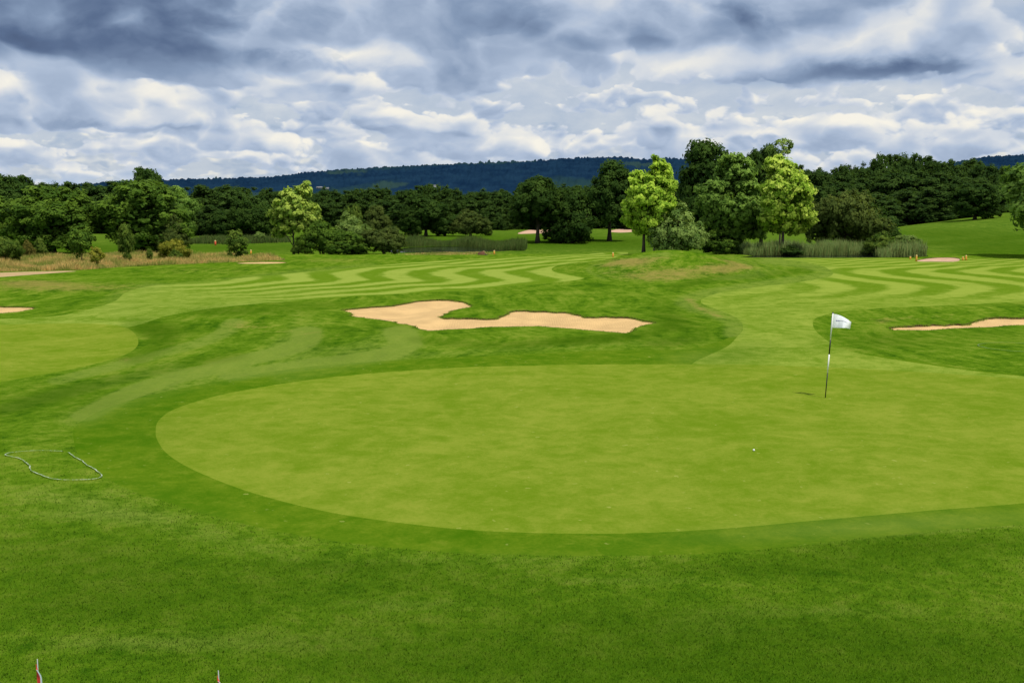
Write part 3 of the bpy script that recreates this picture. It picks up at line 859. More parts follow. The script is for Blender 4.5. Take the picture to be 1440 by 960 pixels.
def auto_lobes(w, h, base, n, seed, shape='dome', skirt=False):
    """a big ellipsoid with side lobes, so that the outline is uneven"""
    r = random.Random(seed)
    L = []
    cz = base + (h - base) * 0.5; rz = (h - base) * 0.5
    L.append((0, 0, cz, w * 0.41, w * 0.41, rz * 0.9))
    for k in range(n):
        a = 2 * math.pi * (k + r.uniform(-.3, .3)) / n * 2.4
        t = r.uniform(0.05, 0.92)
        z = base + (h - base) * t
        if shape == 'dome': prof = math.sqrt(max(0.04, 1 - max(0, (t - 0.30) / 0.68) ** 2)) * (0.80 + 0.20 * min(1, t / 0.3))
        elif shape == 'cone': prof = 1.0 - 0.85 * t
        elif shape == 'egg': prof = math.sin(math.pi * min(1, 0.12 + 0.86 * t ** 0.8)) ** 0.7
        else: prof = 1.0 - 0.35 * t * t
        lr = w * r.uniform(0.15, 0.25) * (0.65 if shape == 'cone' else 1)
        rr = max(0.0, w * 0.5 * prof - lr * 0.9) * r.uniform(0.85, 1.12)
        L.append((rr * math.cos(a), rr * math.sin(a), z + lr * 0.2, lr, lr, lr * r.uniform(0.7, 0.95)))
    if skirt:
        for k in range(9):
            a = 2 * math.pi * (k + r.uniform(-.3, .3)) / 9; lr = w * r.uniform(0.15, 0.21)
            L.append(((w * 0.46 - lr) * math.cos(a), (w * 0.46 - lr) * math.sin(a), lr * r.uniform(0.5, 1.0), lr, lr, lr))
    return L

PROTO = {}
def proto(key, w, h, base, n, shape, n_clump, per, leaf, cr, rad, seeds=(1,), stems=1, spread=0, core=0.25, spiky=0.0):
    PROTO[key] = []
    for s_ in seeds:
        L = auto_lobes(w, h, base, n, s_, shape, skirt=(key == 'belt'))
        cm_ = crown_mesh(key + '_crown', L, n_clump, per, leaf, cr, s_ + 50, core, spiky)
        co = np.empty(len(cm_.vertices) * 3, np.float32); cm_.vertices.foreach_get('co', co); co = co.reshape(-1, 3)
        wr = np.percentile(np.abs(co[:, :2]), 99.3) * 2; hr = np.percentile(co[:, 2], 99.6)
        PROTO[key].append((cm_, trunk_mesh(key + '_trunk', L, base, rad, s_, stems, spread), wr, hr))
proto('oak', 10, 10, 0.8, 16, 'dome', 260, 70, 0.22, 0.72, 0.3, (1, 2, 3))
proto('tall', 9, 10, 1.4, 14, 'egg', 230, 66, 0.23, 0.72, 0.3, (4, 5, 6))
proto('standard', 9.5, 10, 2.9, 14, 'dome', 240, 68, 0.22, 0.72, 0.33, (7, 8))
proto('bush', 10, 6, 0.0, 14, 'dome', 230, 60, 0.19, 0.62, 0.14, (9, 10, 11), 3, 0.8)
proto('sapling', 3, 4, 0.8, 8, 'egg', 45, 40, 0.14, 0.42, 0.05, (12, 13), core=0.12)
proto('cone', 3, 4, 0.1, 12, 'cone', 70, 45, 0.12, 0.36, 0.06, (14, 15), core=0.25)
proto('belt', 11, 12, 0.0, 12, 'dome', 320, 56, 0.26, 0.75, 0.3, (16, 17, 18, 19), core=0.3)

USED = {}
def place(name, label, cat, key, x0, x1, ytop, ybase, lm, Y=None, group=None, pale=False, rz=None, variant=None):
    cx = (x0 + x1) / 2
    if Y is None:
        g = G(cx, ybase)[0]; Y = g[1]; X_ = g[0]
    else:
        X_ = (cx - 720) / F * (Y * CT - (0 - H) * ST)
    z0 = float(base_h(X_, Y))
    ztop = at(cx, ytop, Y)[2]
    hh = ztop - z0; ww = (x1 - x0) / F * (Y * CT + H * ST)
    lst = PROTO[key]
    i = variant if variant is not None else random.randrange(len(lst))
    cm, tm, w, h = lst[i]
    sx = ww / w; sz = hh / h
    o = empty(name, (X_, Y, z0), random.uniform(0, 6.28) if rz is None else rz, (sx, sx, sz))
    tag(o, label, cat, group)
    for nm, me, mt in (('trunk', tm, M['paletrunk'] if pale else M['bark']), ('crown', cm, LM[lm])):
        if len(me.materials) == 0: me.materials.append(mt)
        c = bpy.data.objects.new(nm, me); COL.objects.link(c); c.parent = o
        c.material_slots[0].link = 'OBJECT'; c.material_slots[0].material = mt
    return o

def belt(prof, Y, step, wpx, lm, label, group, key='belt', jit=8, name='tree', low=0.0, wild=5):
    xs = [q[0] for q in prof]; ys = [q[1] for q in prof]
    x = xs[0] + random.uniform(0, step * 0.4)
    while x < xs[-1]:
        yt = float(np.interp(x, xs, ys)) + random.uniform(-wild * 0.4, wild)
        w = wpx * random.uniform(0.8, 1.3)
        place(name, label, 'tree', key, x - w / 2, x + w / 2, yt, 0, lm, Y=Y + random.uniform(-jit, jit), group=group)
        x += step * random.uniform(0.75, 1.25)

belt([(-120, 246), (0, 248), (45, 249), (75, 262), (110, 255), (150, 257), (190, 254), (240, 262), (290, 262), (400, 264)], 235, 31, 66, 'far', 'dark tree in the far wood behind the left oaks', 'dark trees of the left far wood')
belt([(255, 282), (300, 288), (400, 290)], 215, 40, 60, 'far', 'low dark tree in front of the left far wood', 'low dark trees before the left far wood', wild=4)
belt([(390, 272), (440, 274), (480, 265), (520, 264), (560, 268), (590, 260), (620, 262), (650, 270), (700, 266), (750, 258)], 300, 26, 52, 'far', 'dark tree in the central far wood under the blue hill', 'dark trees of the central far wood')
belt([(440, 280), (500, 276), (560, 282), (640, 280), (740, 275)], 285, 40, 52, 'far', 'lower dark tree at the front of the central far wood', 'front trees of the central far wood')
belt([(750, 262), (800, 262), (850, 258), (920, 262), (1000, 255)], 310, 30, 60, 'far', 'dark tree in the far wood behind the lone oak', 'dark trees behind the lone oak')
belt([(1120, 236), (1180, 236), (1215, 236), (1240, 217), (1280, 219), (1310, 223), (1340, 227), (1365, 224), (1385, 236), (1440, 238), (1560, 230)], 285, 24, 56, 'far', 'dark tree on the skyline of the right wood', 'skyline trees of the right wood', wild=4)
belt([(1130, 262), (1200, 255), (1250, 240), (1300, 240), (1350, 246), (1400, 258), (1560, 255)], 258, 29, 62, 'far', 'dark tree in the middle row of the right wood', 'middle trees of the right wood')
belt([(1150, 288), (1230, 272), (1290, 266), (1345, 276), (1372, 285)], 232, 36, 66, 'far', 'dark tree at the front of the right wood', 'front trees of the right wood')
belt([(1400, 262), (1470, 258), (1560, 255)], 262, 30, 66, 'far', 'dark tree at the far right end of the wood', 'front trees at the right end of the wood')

T = place
# left
T('oak_tree', 'broad leafy oak nearest the left side behind the saplings', 'tree', 'oak', 12, 138, 264, 356, 'oak', Y=127, variant=0, rz=0.4)
T('oak_tree', 'leafy oak cut off by the left edge of the picture', 'tree', 'oak', -75, 28, 276, 356, 'oak', Y=131, variant=1)
T('oak_tree', 'wide leafy oak standing behind the conical sapling', 'tree', 'oak', 138, 268, 256, 355, 'oak', Y=129, variant=2, rz=1.0)
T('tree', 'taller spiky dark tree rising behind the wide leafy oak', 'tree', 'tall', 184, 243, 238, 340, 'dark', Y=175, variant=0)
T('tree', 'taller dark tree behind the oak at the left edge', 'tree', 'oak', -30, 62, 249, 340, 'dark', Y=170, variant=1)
T('tree', 'mid green tree to the right behind the wide leafy oak', 'tree', 'oak', 222, 280, 263, 330, 'mid', Y=200, variant=0)
T('bush', 'olive bush at the right foot of the wide leafy oak', 'bush', 'bush', 222, 268, 303, 352, 'olive', Y=127, variant=1)
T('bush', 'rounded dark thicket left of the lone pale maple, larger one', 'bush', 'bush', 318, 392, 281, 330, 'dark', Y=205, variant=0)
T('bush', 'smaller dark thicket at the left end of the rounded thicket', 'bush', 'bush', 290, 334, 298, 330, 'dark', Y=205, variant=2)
T('bush', 'bush cut off by the left edge in the tall grass', 'bush', 'bush', -14, 32, 334, 369, 'shrub', variant=0)
T('bush', 'bronze tinted bush second from left in the tall grass', 'bush', 'bush', 30, 52, 338, 364, 'brownish', variant=1)
T('bush', 'green bush third from left in the tall grass', 'bush', 'bush', 46, 68, 335, 363, 'shrub', variant=2)
T('sapling', 'young tree with a thin trunk in front of the broad oak', 'sapling', 'sapling', 98, 132, 322, 369, 'oak', variant=0)
T('sapling', 'small yellowish sapling right of the thin trunked young tree', 'sapling', 'sapling', 126, 146, 347, 376, 'yellow', variant=1)
T('conical_sapling', 'tall narrow sapling in the tall grass before the wide oak', 'sapling', 'cone', 166, 190, 315, 370, 'shrub', variant=0)
T('bush', 'yellow green rounded bush at the right of the tall grass', 'bush', 'bush', 222, 266, 337, 366, 'yellow', variant=0)
T('bush', 'grey green low bush under the yellow green bush', 'bush', 'bush', 236, 258, 351, 369, 'shrub', variant=1)
T('bush', 'thin small bush between the conical sapling and yellow bush', 'bush', 'cone', 206, 216, 350, 367, 'shrub', variant=1)
T('conical_bush', 'dense egg shaped bush standing alone on the mown grass', 'bush', 'cone', 317, 350, 324, 362, 'shrub', variant=1)
T('bush', 'light grey green bush among rushes left of the maple', 'bush', 'bush', 356, 374, 326, 344, 'willow', Y=170)
# centre left
T('bush', 'large dark bush right of the pale maple', 'bush', 'bush', 420, 486, 312, 359, 'oak', Y=117, variant=0)
T('bush', 'pale topped tall bush in the middle of the bush clump', 'bush', 'bush', 462, 524, 300, 359, 'willow', Y=119, variant=1)
T('bush', 'low dark green bush before the pale topped bush', 'bush', 'bush', 455, 522, 326, 359, 'oak', Y=115.5, variant=2)
T('bush', 'olive brown bush at the right end of the bush clump', 'bush', 'bush', 506, 573, 319, 359, 'olive', Y=117, variant=0)
T('bush', 'tiny low shrub at the left foot of the bush clump', 'bush', 'bush', 408, 432, 340, 358, 'shrub', Y=116, variant=1)
T('bush', 'round clipped looking bush in the field behind the clump', 'bush', 'bush', 510, 549, 290, 320, 'olive', Y=210, variant=2)
T('bush', 'small bush beside the round bush in the field', 'bush', 'bush', 482, 512, 288, 322, 'shrub', Y=215, variant=0)
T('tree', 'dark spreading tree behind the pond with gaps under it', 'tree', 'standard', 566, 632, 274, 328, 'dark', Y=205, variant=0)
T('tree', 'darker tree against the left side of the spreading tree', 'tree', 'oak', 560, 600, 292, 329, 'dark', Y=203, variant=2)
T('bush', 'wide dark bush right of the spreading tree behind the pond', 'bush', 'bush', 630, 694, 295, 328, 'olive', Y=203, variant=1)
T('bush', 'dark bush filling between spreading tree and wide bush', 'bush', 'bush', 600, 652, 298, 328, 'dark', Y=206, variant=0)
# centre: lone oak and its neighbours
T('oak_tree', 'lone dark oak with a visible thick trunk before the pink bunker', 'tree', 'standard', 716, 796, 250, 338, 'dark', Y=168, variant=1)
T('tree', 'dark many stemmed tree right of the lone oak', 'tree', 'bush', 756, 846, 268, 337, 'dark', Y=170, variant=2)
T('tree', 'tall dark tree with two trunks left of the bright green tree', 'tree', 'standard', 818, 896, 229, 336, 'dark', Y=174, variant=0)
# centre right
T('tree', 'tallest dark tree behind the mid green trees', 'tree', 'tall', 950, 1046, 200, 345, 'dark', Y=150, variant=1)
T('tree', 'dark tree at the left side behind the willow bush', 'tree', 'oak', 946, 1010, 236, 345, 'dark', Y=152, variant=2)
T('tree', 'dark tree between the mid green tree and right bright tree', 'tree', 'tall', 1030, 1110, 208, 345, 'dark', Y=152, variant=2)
T('bush', 'grey green wispy willow bush on the mound crest', 'bush', 'bush', 910, 990, 287, 354, 'willow', Y=112, variant=1)
T('bush', 'dark low bush at the foot of the right bright tree', 'bush', 'bush', 1058, 1128, 345, 364, 'dark', Y=111, variant=0)
T('bush', 'dark green bush under the mid green trees', 'bush', 'bush', 978, 1048, 318, 357, 'oak', Y=116, variant=2)
T('bush', 'large olive bush behind the reeds right of the bright tree', 'bush', 'bush', 1130, 1243, 270, 350, 'olive', Y=140, variant=0)
T('bush', 'dark bush behind the reeds at the wood edge', 'bush', 'bush', 1180, 1262, 286, 350, 'dark', Y=150, variant=1)
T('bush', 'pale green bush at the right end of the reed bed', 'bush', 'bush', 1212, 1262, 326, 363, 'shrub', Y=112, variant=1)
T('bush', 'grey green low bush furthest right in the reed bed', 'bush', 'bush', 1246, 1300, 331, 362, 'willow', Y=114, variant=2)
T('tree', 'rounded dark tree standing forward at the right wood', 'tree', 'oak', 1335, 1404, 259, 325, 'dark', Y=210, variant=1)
T('tree', 'lighter green tree overhanging the right edge of the picture', 'tree', 'standard', 1411, 1590, 190, 364, 'mid', Y=107, variant=0)

# trees with a crown of their own, built lobe by lobe
def hero(name, label, Y, basepx, lobes_px, lm, n_clump, per, leaf, cr, rad, seed, stems=1, spread=0.0, lean=(0, 0), depth=0.85, core=0.2, pale=False):
    k = (Y * CT + H * ST) / F
    X_ = (basepx - 720) * k
    z0 = float(base_h(X_, Y))
    r = random.Random(seed)
    L = []
    for (px, py, rx, ry) in lobes_px:
        p = at(px, py, Y)
        L.append((p[0] - X_, r.uniform(-0.35, 0.35) * rx * k, p[2] - z0, rx * k, rx * k * depth, ry * k))
    o = tag(empty(name, (X_, Y, z0)), label, 'tree')
    link('trunk', trunk_mesh('trunk', L, 0, rad, seed, stems, spread, lean), M['paletrunk'] if pale else M['bark'], o)
    link('crown', crown_mesh('crown', L, n_clump, per, leaf, cr, seed, core), LM[lm], o)
    return o
hero('maple_tree', 'lone pale green maple with a slim trunk at left', 119, 413,
     [(414, 298, 26, 24), (399, 290, 14, 12), (430, 292, 14, 12), (428, 270, 11, 10), (430, 260, 4, 8), (402, 272, 9, 9), (414, 276, 14, 14), (393, 312, 13, 10), (437, 307, 13, 10), (414, 318, 24, 11), (392, 328, 9, 8), (441, 322, 9, 8), (385, 300, 7, 6), (446, 298, 6, 6)],
     'maple', 230, 40, 0.19, 0.40, 0.13, 101, core=0.12)
hero('bright_tree', 'bright lime green tree left of the grey willow bush', 113, 905,
     [(905, 275, 24, 30), (928, 258, 20, 26), (928, 238, 14, 14), (922, 226, 5, 7), (896, 252, 14, 12), (886, 292, 13, 14), (889, 305, 14, 14), (935, 282, 16, 22), (912, 312, 22, 16), (944, 260, 8, 12), (880, 306, 7, 7), (900, 322, 14, 8)],
     'bright', 330, 42, 0.20, 0.42, 0.2, 102, stems=1, core=0.2)
hero('mid_green_tree', 'mid green tree of rounded lobes left of the right bright tree', 116, 1033,
     [(1030, 245, 24, 26), (1044, 238, 18, 18), (1012, 262, 18, 16), (1050, 268, 22, 26), (1000, 285, 20, 18), (1030, 295, 30, 26), (990, 268, 11, 9), (1058, 300, 18, 24), (1005, 312, 22, 18), (1035, 325, 28, 16), (1000, 330, 16, 12), (1062, 325, 14, 12), (1030, 225, 14, 8)],
     'mid', 430, 42, 0.20, 0.44, 0.22, 103, stems=2, spread=1.6)
hero('bright_tree', 'bright yellow green tree right of the mid green tree', 111, 1100,
     [(1105, 245, 22, 22), (1092, 232, 16, 14), (1118, 258, 20, 18), (1095, 268, 22, 20), (1130, 270, 15, 14), (1122, 292, 20, 18), (1100, 300, 26, 18), (1134, 302, 13, 12), (1085, 290, 15, 18), (1110, 318, 26, 12), (1138, 312, 9, 7), (1080, 312, 12, 12), (1078, 262, 8, 10)],
     'bright2', 400, 42, 0.20, 0.42, 0.2, 104)
hero('slender_tree', 'sparse feathery treetop rising above the right bright tree', 124, 1096,
     [(1106, 205, 10, 8), (1096, 202, 8, 6), (1086, 210, 9, 4), (1074, 212, 6, 3), (1110, 212, 6, 4), (1100, 216, 7, 5), (1094, 250, 10, 18), (1102, 198, 4, 4)],
     'willow', 46, 26, 0.17, 0.36, 0.13, 105, core=0.02)
# slender leaning stem beside the bright tree
mb = MB(); q = [at(919, 356, 112), at(922, 340, 112), at(926, 322, 112), at(929, 300, 112)]
rt = tag(empty('slender_tree', tuple(q[0] * [1, 1, 0] + [0, 0, float(base_h(q[0][0], 112))])), 'thin leaning tree between the left bright tree and willow bush', 'tree')
z0 = rt.location
loc = [tuple(Vector(p) - Vector(z0)) for p in q]; loc[0] = (loc[0][0], loc[0][1], -0.1)
mb.tube(loc, [0.17, 0.14, 0.11, 0.05], 8); mb.build('trunk', M['paletrunk'], rt, True)
L = [(loc[3][0] + dx, dy, loc[3][2] + dz, 1.0, 1.0, 0.8) for dx, dy, dz in ((0, 0, .3), (.8, .4, -.4), (-.5, .5, 1.0), (.6, -.2, .9))]
link('crown', crown_mesh('crown', L, 36, 34, 0.17, 0.5, 77, 0.1), LM['bright'], rt)

# ------------------------------------------------------------------ hills
def hill(name, prof, D, depth, label, seed, x0, x1, mat):
    r = np.random.default_rng(seed)
    xs = np.arange(x0, x1, 1.3); nx = len(xs)
    tp = np.interp(xs, [q[0] for q in prof], [q[1] for q in prof])
    k = np.hanning(25); k /= k.sum()
    tp = np.convolve(np.pad(tp, 12, mode='edge'), k, 'valid')
    rows = 54
    T_ = np.linspace(0, 1.25, rows)
    Vv = []
    cn = r.normal(size=(rows, nx))
    kk = np.hanning(7); kk /= kk.sum()
    cn2 = np.apply_along_axis(lambda q: np.convolve(q, kk, 'same'), 1, cn)
    bign = np.apply_along_axis(lambda q: np.convolve(q, np.hanning(61) / 30, 'same'), 1, r.normal(size=(1, nx)))[0]
    for i, t in enumerate(T_):
        Yd = D + depth * t
        peak = H + (300 - tp) * (D + depth) / F
        sh = np.sin(min(t, 1.0) * math.pi / 2) if t <= 1 else math.cos((t - 1) * math.pi)
        z = peak * sh + (cn[i] * 1.6 + cn2[i] * 5.5 + bign * 3 * t) * (0.2 + min(t, 1))
        Vv.append(np.stack([(xs - 720) / F * Yd, np.full(nx, Yd), z - (0 if i else 30)], 1))
    Vv = np.concatenate(Vv)
    ii = np.arange(rows * nx).reshape(rows, nx)
    fa = np.stack([ii[:-1, :-1], ii[:-1, 1:], ii[1:, 1:], ii[1:, :-1]], -1).reshape(-1, 4)
    me = mesh_np(name, Vv, fa.ravel(), np.full(len(fa), 4), False)
    return tag(link(name, me, mat), label, 'hill', kind='structure'), Vv.reshape(rows, nx, 3), xs
mh, nt, b = material('hazed_wooded_hill')
p_ = nt.pos()
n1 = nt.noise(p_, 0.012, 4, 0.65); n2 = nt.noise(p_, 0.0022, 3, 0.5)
cc = nt.mix(nt.smooth(n1, 0.3, 0.7), (0.0050, 0.0180, 0.044), (0.010, 0.031, 0.062))  # distance haze and cloud shadow put into the hill's dark blue
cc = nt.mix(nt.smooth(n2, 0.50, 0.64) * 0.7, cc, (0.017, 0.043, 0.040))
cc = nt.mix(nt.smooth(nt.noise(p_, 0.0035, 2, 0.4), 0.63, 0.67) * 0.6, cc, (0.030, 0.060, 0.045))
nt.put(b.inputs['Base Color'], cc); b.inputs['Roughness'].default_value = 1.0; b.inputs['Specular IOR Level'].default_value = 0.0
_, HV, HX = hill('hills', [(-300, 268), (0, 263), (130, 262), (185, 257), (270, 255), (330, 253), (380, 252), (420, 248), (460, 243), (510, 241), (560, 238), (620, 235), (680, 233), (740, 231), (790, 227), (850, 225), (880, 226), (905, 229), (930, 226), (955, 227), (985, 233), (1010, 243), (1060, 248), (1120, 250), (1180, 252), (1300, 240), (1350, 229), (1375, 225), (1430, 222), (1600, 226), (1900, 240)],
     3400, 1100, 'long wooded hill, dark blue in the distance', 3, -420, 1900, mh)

def hill_pt(px, py):
    """point of the hill face seen at a picture point"""
    j = int(np.argmin(np.abs(HX - px)))
    c = HV[:, j]
    yy = to_px(c[:, 0], c[:, 1], c[:, 2])[1]
    i = int(np.argmin(np.abs(yy[:44] - py)))
    return c[i]
M['wall'] = plain('house_wall', (0.78, 0.78, 0.76), 0.8, var=0.05)
M['gwall'] = plain('grey_wall', (0.42, 0.43, 0.42), 0.8, var=0.05)
M['roof'] = plain('grey_roof', (0.28, 0.27, 0.27), 0.8)
M['glass'] = plain('dark_window', (0.03, 0.035, 0.04), 0.2)
def house(px, py, w, dpt, hgt, wm, label):
    p = hill_pt(px, py)
    o = tag(empty('house', tuple(p)), label, 'house', 'buildings on the hill foot')
    mb = MB(); mb.box((0, 0, hgt / 2), (w, dpt, hgt)); mb.build('wall', wm, o)
    mb = MB(); e = 0.8
    mb.add([(-w / 2 - e, -dpt / 2 - e, hgt), (w / 2 + e, -dpt / 2 - e, hgt), (w / 2 + e, dpt / 2 + e, hgt), (-w / 2 - e, dpt / 2 + e, hgt), (-w / 2, 0, hgt + dpt * 0.3), (w / 2, 0, hgt + dpt * 0.3)],
           [(0, 1, 5, 4), (2, 3, 4, 5), (0, 4, 3), (1, 2, 5), (3, 2, 1, 0)])
    mb.build('roof', M['roof'], o)
    for s in (-0.28, 0.05, 0.3):
        mb = MB(); mb.box((s * w, -dpt / 2 - 0.02, hgt * 0.55), (w * 0.1, 0.05, hgt * 0.3)); mb.build('window', M['glass'], o)
house(614, 266, 13, 10, 8, M['wall'], 'white house shining at the foot of the blue hill')
house(606, 265.5, 9, 9, 6, M['gwall'], 'small grey house just left of the white house')
house(452, 265, 22, 10, 4.5, M['gwall'], 'long low grey building on the hill right of the maple top')
house(463, 265, 14, 10, 5, M['gwall'], 'grey gabled building at the right end of the long low building')

# ------------------------------------------------------------------ flagstick
M['white'] = plain('white_paint', (0.82, 0.82, 0.80), 0.4, var=0.03)
M['black'] = plain('black_paint', (0.012, 0.012, 0.012), 0.4, var=0.1)
M['clothw'] = plain('flag_cloth', (0.90, 0.92, 0.95), 0.8, var=0.02)
_nt = NT(M['clothw'].node_tree); _b = next(n for n in _nt.n if n.type == 'BSDF_PRINCIPLED'); _o = next(n for n in _nt.n if n.type == 'OUTPUT_MATERIAL')
_t = _nt.new('ShaderNodeBsdfTranslucent'); _t.inputs[0].default_value = (0.86, 0.88, 0.92, 1); _m = _nt.new('ShaderNodeMixShader'); _m.inputs[0].default_value = 0.15
_nt.l.new(_b.outputs[0], _m.inputs[1]); _nt.l.new(_t.outputs[0], _m.inputs[2]); _nt.l.new(_m.outputs[0], _o.inputs[0])
M['ink'] = plain('flag_ink', (0.07, 0.06, 0.30), 0.7); M['ink2'] = plain('flag_ink_grey', (0.14, 0.16, 0.20), 0.7)
fb = G(1160.5, 559)[0]; FY = fb[1]
root = tag(empty('flagstick', tuple(fb)), 'black and white flagstick with a white flag on the large green', 'flagstick')
def fl(px, py, dy=0.0):
    return Vector(at(px, py, FY + dy)) - Vector(fb)
P0 = Vector((0, 0, -0.03)); Ptop = fl(1171.3, 439.5)
def along(py):
    t = (559 - py) / (559 - 439.5); return P0.lerp(Ptop, t)
for a0, a1, mt, r0, r1 in ((560, 523, 'black', .0125, .0135), (523, 497, 'white', .0175, .0175), (497, 477, 'black', .0165, .0165), (477, 440, 'white', .0165, .015)):
    mb = MB(); mb.tube([along(a0), along(a1)], [r0, r1], 12); mb.build('pole_section', M[mt], root, True)
mb = MB(); t_ = (Ptop - P0).normalized(); e0 = along(440)
mb.tube([e0, e0 + t_ * 0.012, e0 + t_ * 0.022, e0 + t_ * 0.028], [0.018, 0.02, 0.014, 0.003], 12); mb.build('cap', M['black'], root, True)
NUc, NVc = 30, 16
def cloth(u, v):
    """u along the flag, v from top to bottom"""
    tx = 1171.6 + (1197.2 - 1171.6) * u; tyy = 441.2 + 1.5 * u + 10.3 * u ** 1.9
    bxp = 1169.4 + (1195.4 - 1169.4) * u; byy = 460.6 + 0.6 * u + 1.2 * max(0, u - .8) / .2
    px = tx + (bxp - tx) * v; py = tyy + (byy - tyy) * v
    dep = 0.055 * math.sin(u * 6.2 - 0.9 + v * 1.4) * min(1, u * 3) - 0.10 * u * (1 - v) * (0.5 + u)
    if u > 0.86: dep += 0.06 * (u - 0.86) / 0.14 * v
    dep += -0.24 * v * min(1.0, 0.12 + u * 1.5) + 0.05 * v * v
    return fl(px, py, dep)
vs = [cloth(i / (NUc - 1), j / (NVc - 1)) for j in range(NVc) for i in range(NUc)]
fs = [(j * NUc + i, j * NUc + i + 1, (j + 1) * NUc + i + 1, (j + 1) * NUc + i) for j in range(NVc - 1) for i in range(NUc - 1)]
mb = MB(); mb.add(vs, fs); flag = mb.build('flag', M['clothw'], root, True)
# unreadable small print: strokes lying on the cloth
mb = MB(); mb2 = MB()
rr = random.Random(4); u = 0.19
while u < 0.80:
    wd = rr.uniform(0.012, 0.026)
    tgt = mb if u < 0.36 else mb2
    for s in range(2):
        v0 = 0.40 + 0.03 * math.sin(u * 7) - 0.05 * u; ht = rr.uniform(0.05, 0.09) * (1.25 if u < 0.36 else 0.9)
        uu = u + s * wd * 0.5
        c4 = [cloth(uu, v0), cloth(uu + wd * .38, v0), cloth(uu + wd * .38, v0 + ht), cloth(uu, v0 + ht)]
        c4 = [c + Vector((0, -0.004, 0.0)) for c in c4]
        tgt.add(c4, [(0, 1, 2, 3)])
    u += wd * 1.45
mb.build('lettering', M['ink'], flag); mb2.build('lettering', M['ink2'], flag)

# ------------------------------------------------------------------ small red pennants at the bottom edge
M['red'] = plain('red_cloth', (0.72, 0.06, 0.045), 0.7)
M['grey'] = plain('grey_pole', (0.35, 0.36, 0.38), 0.4)
M['hem'] = plain('pale_hem', (0.62, 0.75, 0.80), 0.7)
def pennant(px, py, Y, label, lean, w):
    t = at(px, py, Y); zb = float(base_h(t[0], Y))
    o = tag(empty('marker_flag', (t[0], Y, zb)), label, 'flag', 'small red marker flags at the bottom edge')
    hh = t[2] - zb
    mb = MB(); mb.tube([(-lean * .9, 0, -0.05), (0, 0, hh)], [0.006, 0.004], 8); mb.build('pole', M['grey'], o, True)
    mb = MB(); hm = MB()
    n = 14; vv = []; fs = []
    hz = 0.42
    for i in range(n + 1):
        s = i / n; z = hh - 0.035 - hz * s
        ww = w * (0.12 + 1.0 * min(1, s * 6.0)) * (1 - 0.15 * s)
        x0 = -lean * .9 * (hh - z) / hh - 0.009
        for j in range(5):
            q = j / 4
            vv.append((x0 + ww * q, -0.014 + 0.010 * math.sin(q * 4.2 + s * 3), z - 0.05 * q * (1 - s)))
    for i in range(n):
        for j in range(4): fs.append((i * 5 + j, i * 5 + j + 1, (i + 1) * 5 + j + 1, (i + 1) * 5 + j))
    mb.add(vv, fs); c = mb.build('cloth', M['red'], o, True)
    hv = []
    for i in range(n + 1):
        e = Vector(vv[i * 5 + 4]); hv += [tuple(e + Vector((0.0, -0.002, 0))), tuple(e + Vector((0.014, -0.002, -0.004)))]
    hm.add(hv, [(2 * i, 2 * i + 1, 2 * i + 3, 2 * i + 2) for i in range(n)]); hm.build('hem', M['hem'], c)
pennant(52.5, 926, 8.3, 'red marker flag nearest the bottom left corner', 0.012, 0.036)
pennant(307, 942, 8.2, 'red marker flag right of the corner one at the bottom edge', -0.012, 0.052)

# ------------------------------------------------------------------ sprayed outlines on the turf
M['spray'], _nt, _b = material('white_spray'); _p = _nt.pos()
_nt.put(_b.inputs['Base Color'], _nt.mix(_nt.smooth(_nt.noise(_p, 5, 4, .7) * .5 + _nt.noise(_p, 40, 3, .6) * .5, 0.42, 0.60), (0.10, 0.19, 0.03), (0.46, 0.52, 0.40))); _b.inputs['Roughness'].default_value = .9
M['spray2'] = plain('faded_spray', (0.14, 0.23, 0.07), 0.9, var=0.25, scale=30)
def outline(pts, wid, mat, label, closed):
    p = spline(pts, closed, 8); g = G(p[:, 0], p[:, 1])
    if closed: g = np.concatenate([g, g[:1]])
    # even steps, wobble of a hand-held can
    seg = np.linalg.norm(np.diff(g[:, :2], axis=0), axis=1); s = np.concatenate([[0], np.cumsum(seg)])
    q = np.arange(0, s[-1], 0.04)
    gx_ = np.interp(q, s, g[:, 0]); gy_ = np.interp(q, s, g[:, 1])
    gx_ += 0.008 * np.sin(q * 9) + 0.005 * np.sin(q * 23); gy_ += 0.008 * np.cos(q * 7)
    tx, ty = np.gradient(gx_), np.gradient(gy_); L = np.hypot(tx, ty); nx, ny = -ty / L, tx / L
    w = wid * (0.7 + 0.4 * np.abs(np.sin(q * 3.1)) + rng.uniform(-.15, .15, len(q)))
    l = np.stack([gx_ + nx * w, gy_ + ny * w], 1); r = np.stack([gx_ - nx * w, gy_ - ny * w], 1)
    vv = np.stack([l, r], 1).reshape(-1, 2); z = base_h(vv[:, 0], vv[:, 1]) + 0.024
    n = len(q)
    f = np.stack([np.arange(0, 2 * n - 2, 2), np.arange(1, 2 * n - 2, 2), np.arange(3, 2 * n, 2), np.arange(2, 2 * n, 2)], 1)
    me = mesh_np('painted_outline', np.column_stack([vv, z]), f.ravel(), np.full(n - 1, 4))
    return tag(link('painted_outline', me, mat), label, 'ground marking')
outline([(95, 637), (110, 646), (122, 654), (136, 663), (143, 669), (136, 674), (112, 676), (80, 675), (57, 669), (43, 661), (40, 654), (28, 646), (8, 641), (12, 638), (30, 636), (60, 634.5), (90, 635.5)], 0.010, M['spray'],
        'white sprayed outline on the rough at the left of the green', False)
outline([(1375, 486), (1388, 483), (1415, 482), (1445, 484), (1500, 488), (1490, 494), (1440, 495), (1395, 491)], 0.018, M['spray2'], 'faint pale outline on the rough below the right bunker', True)

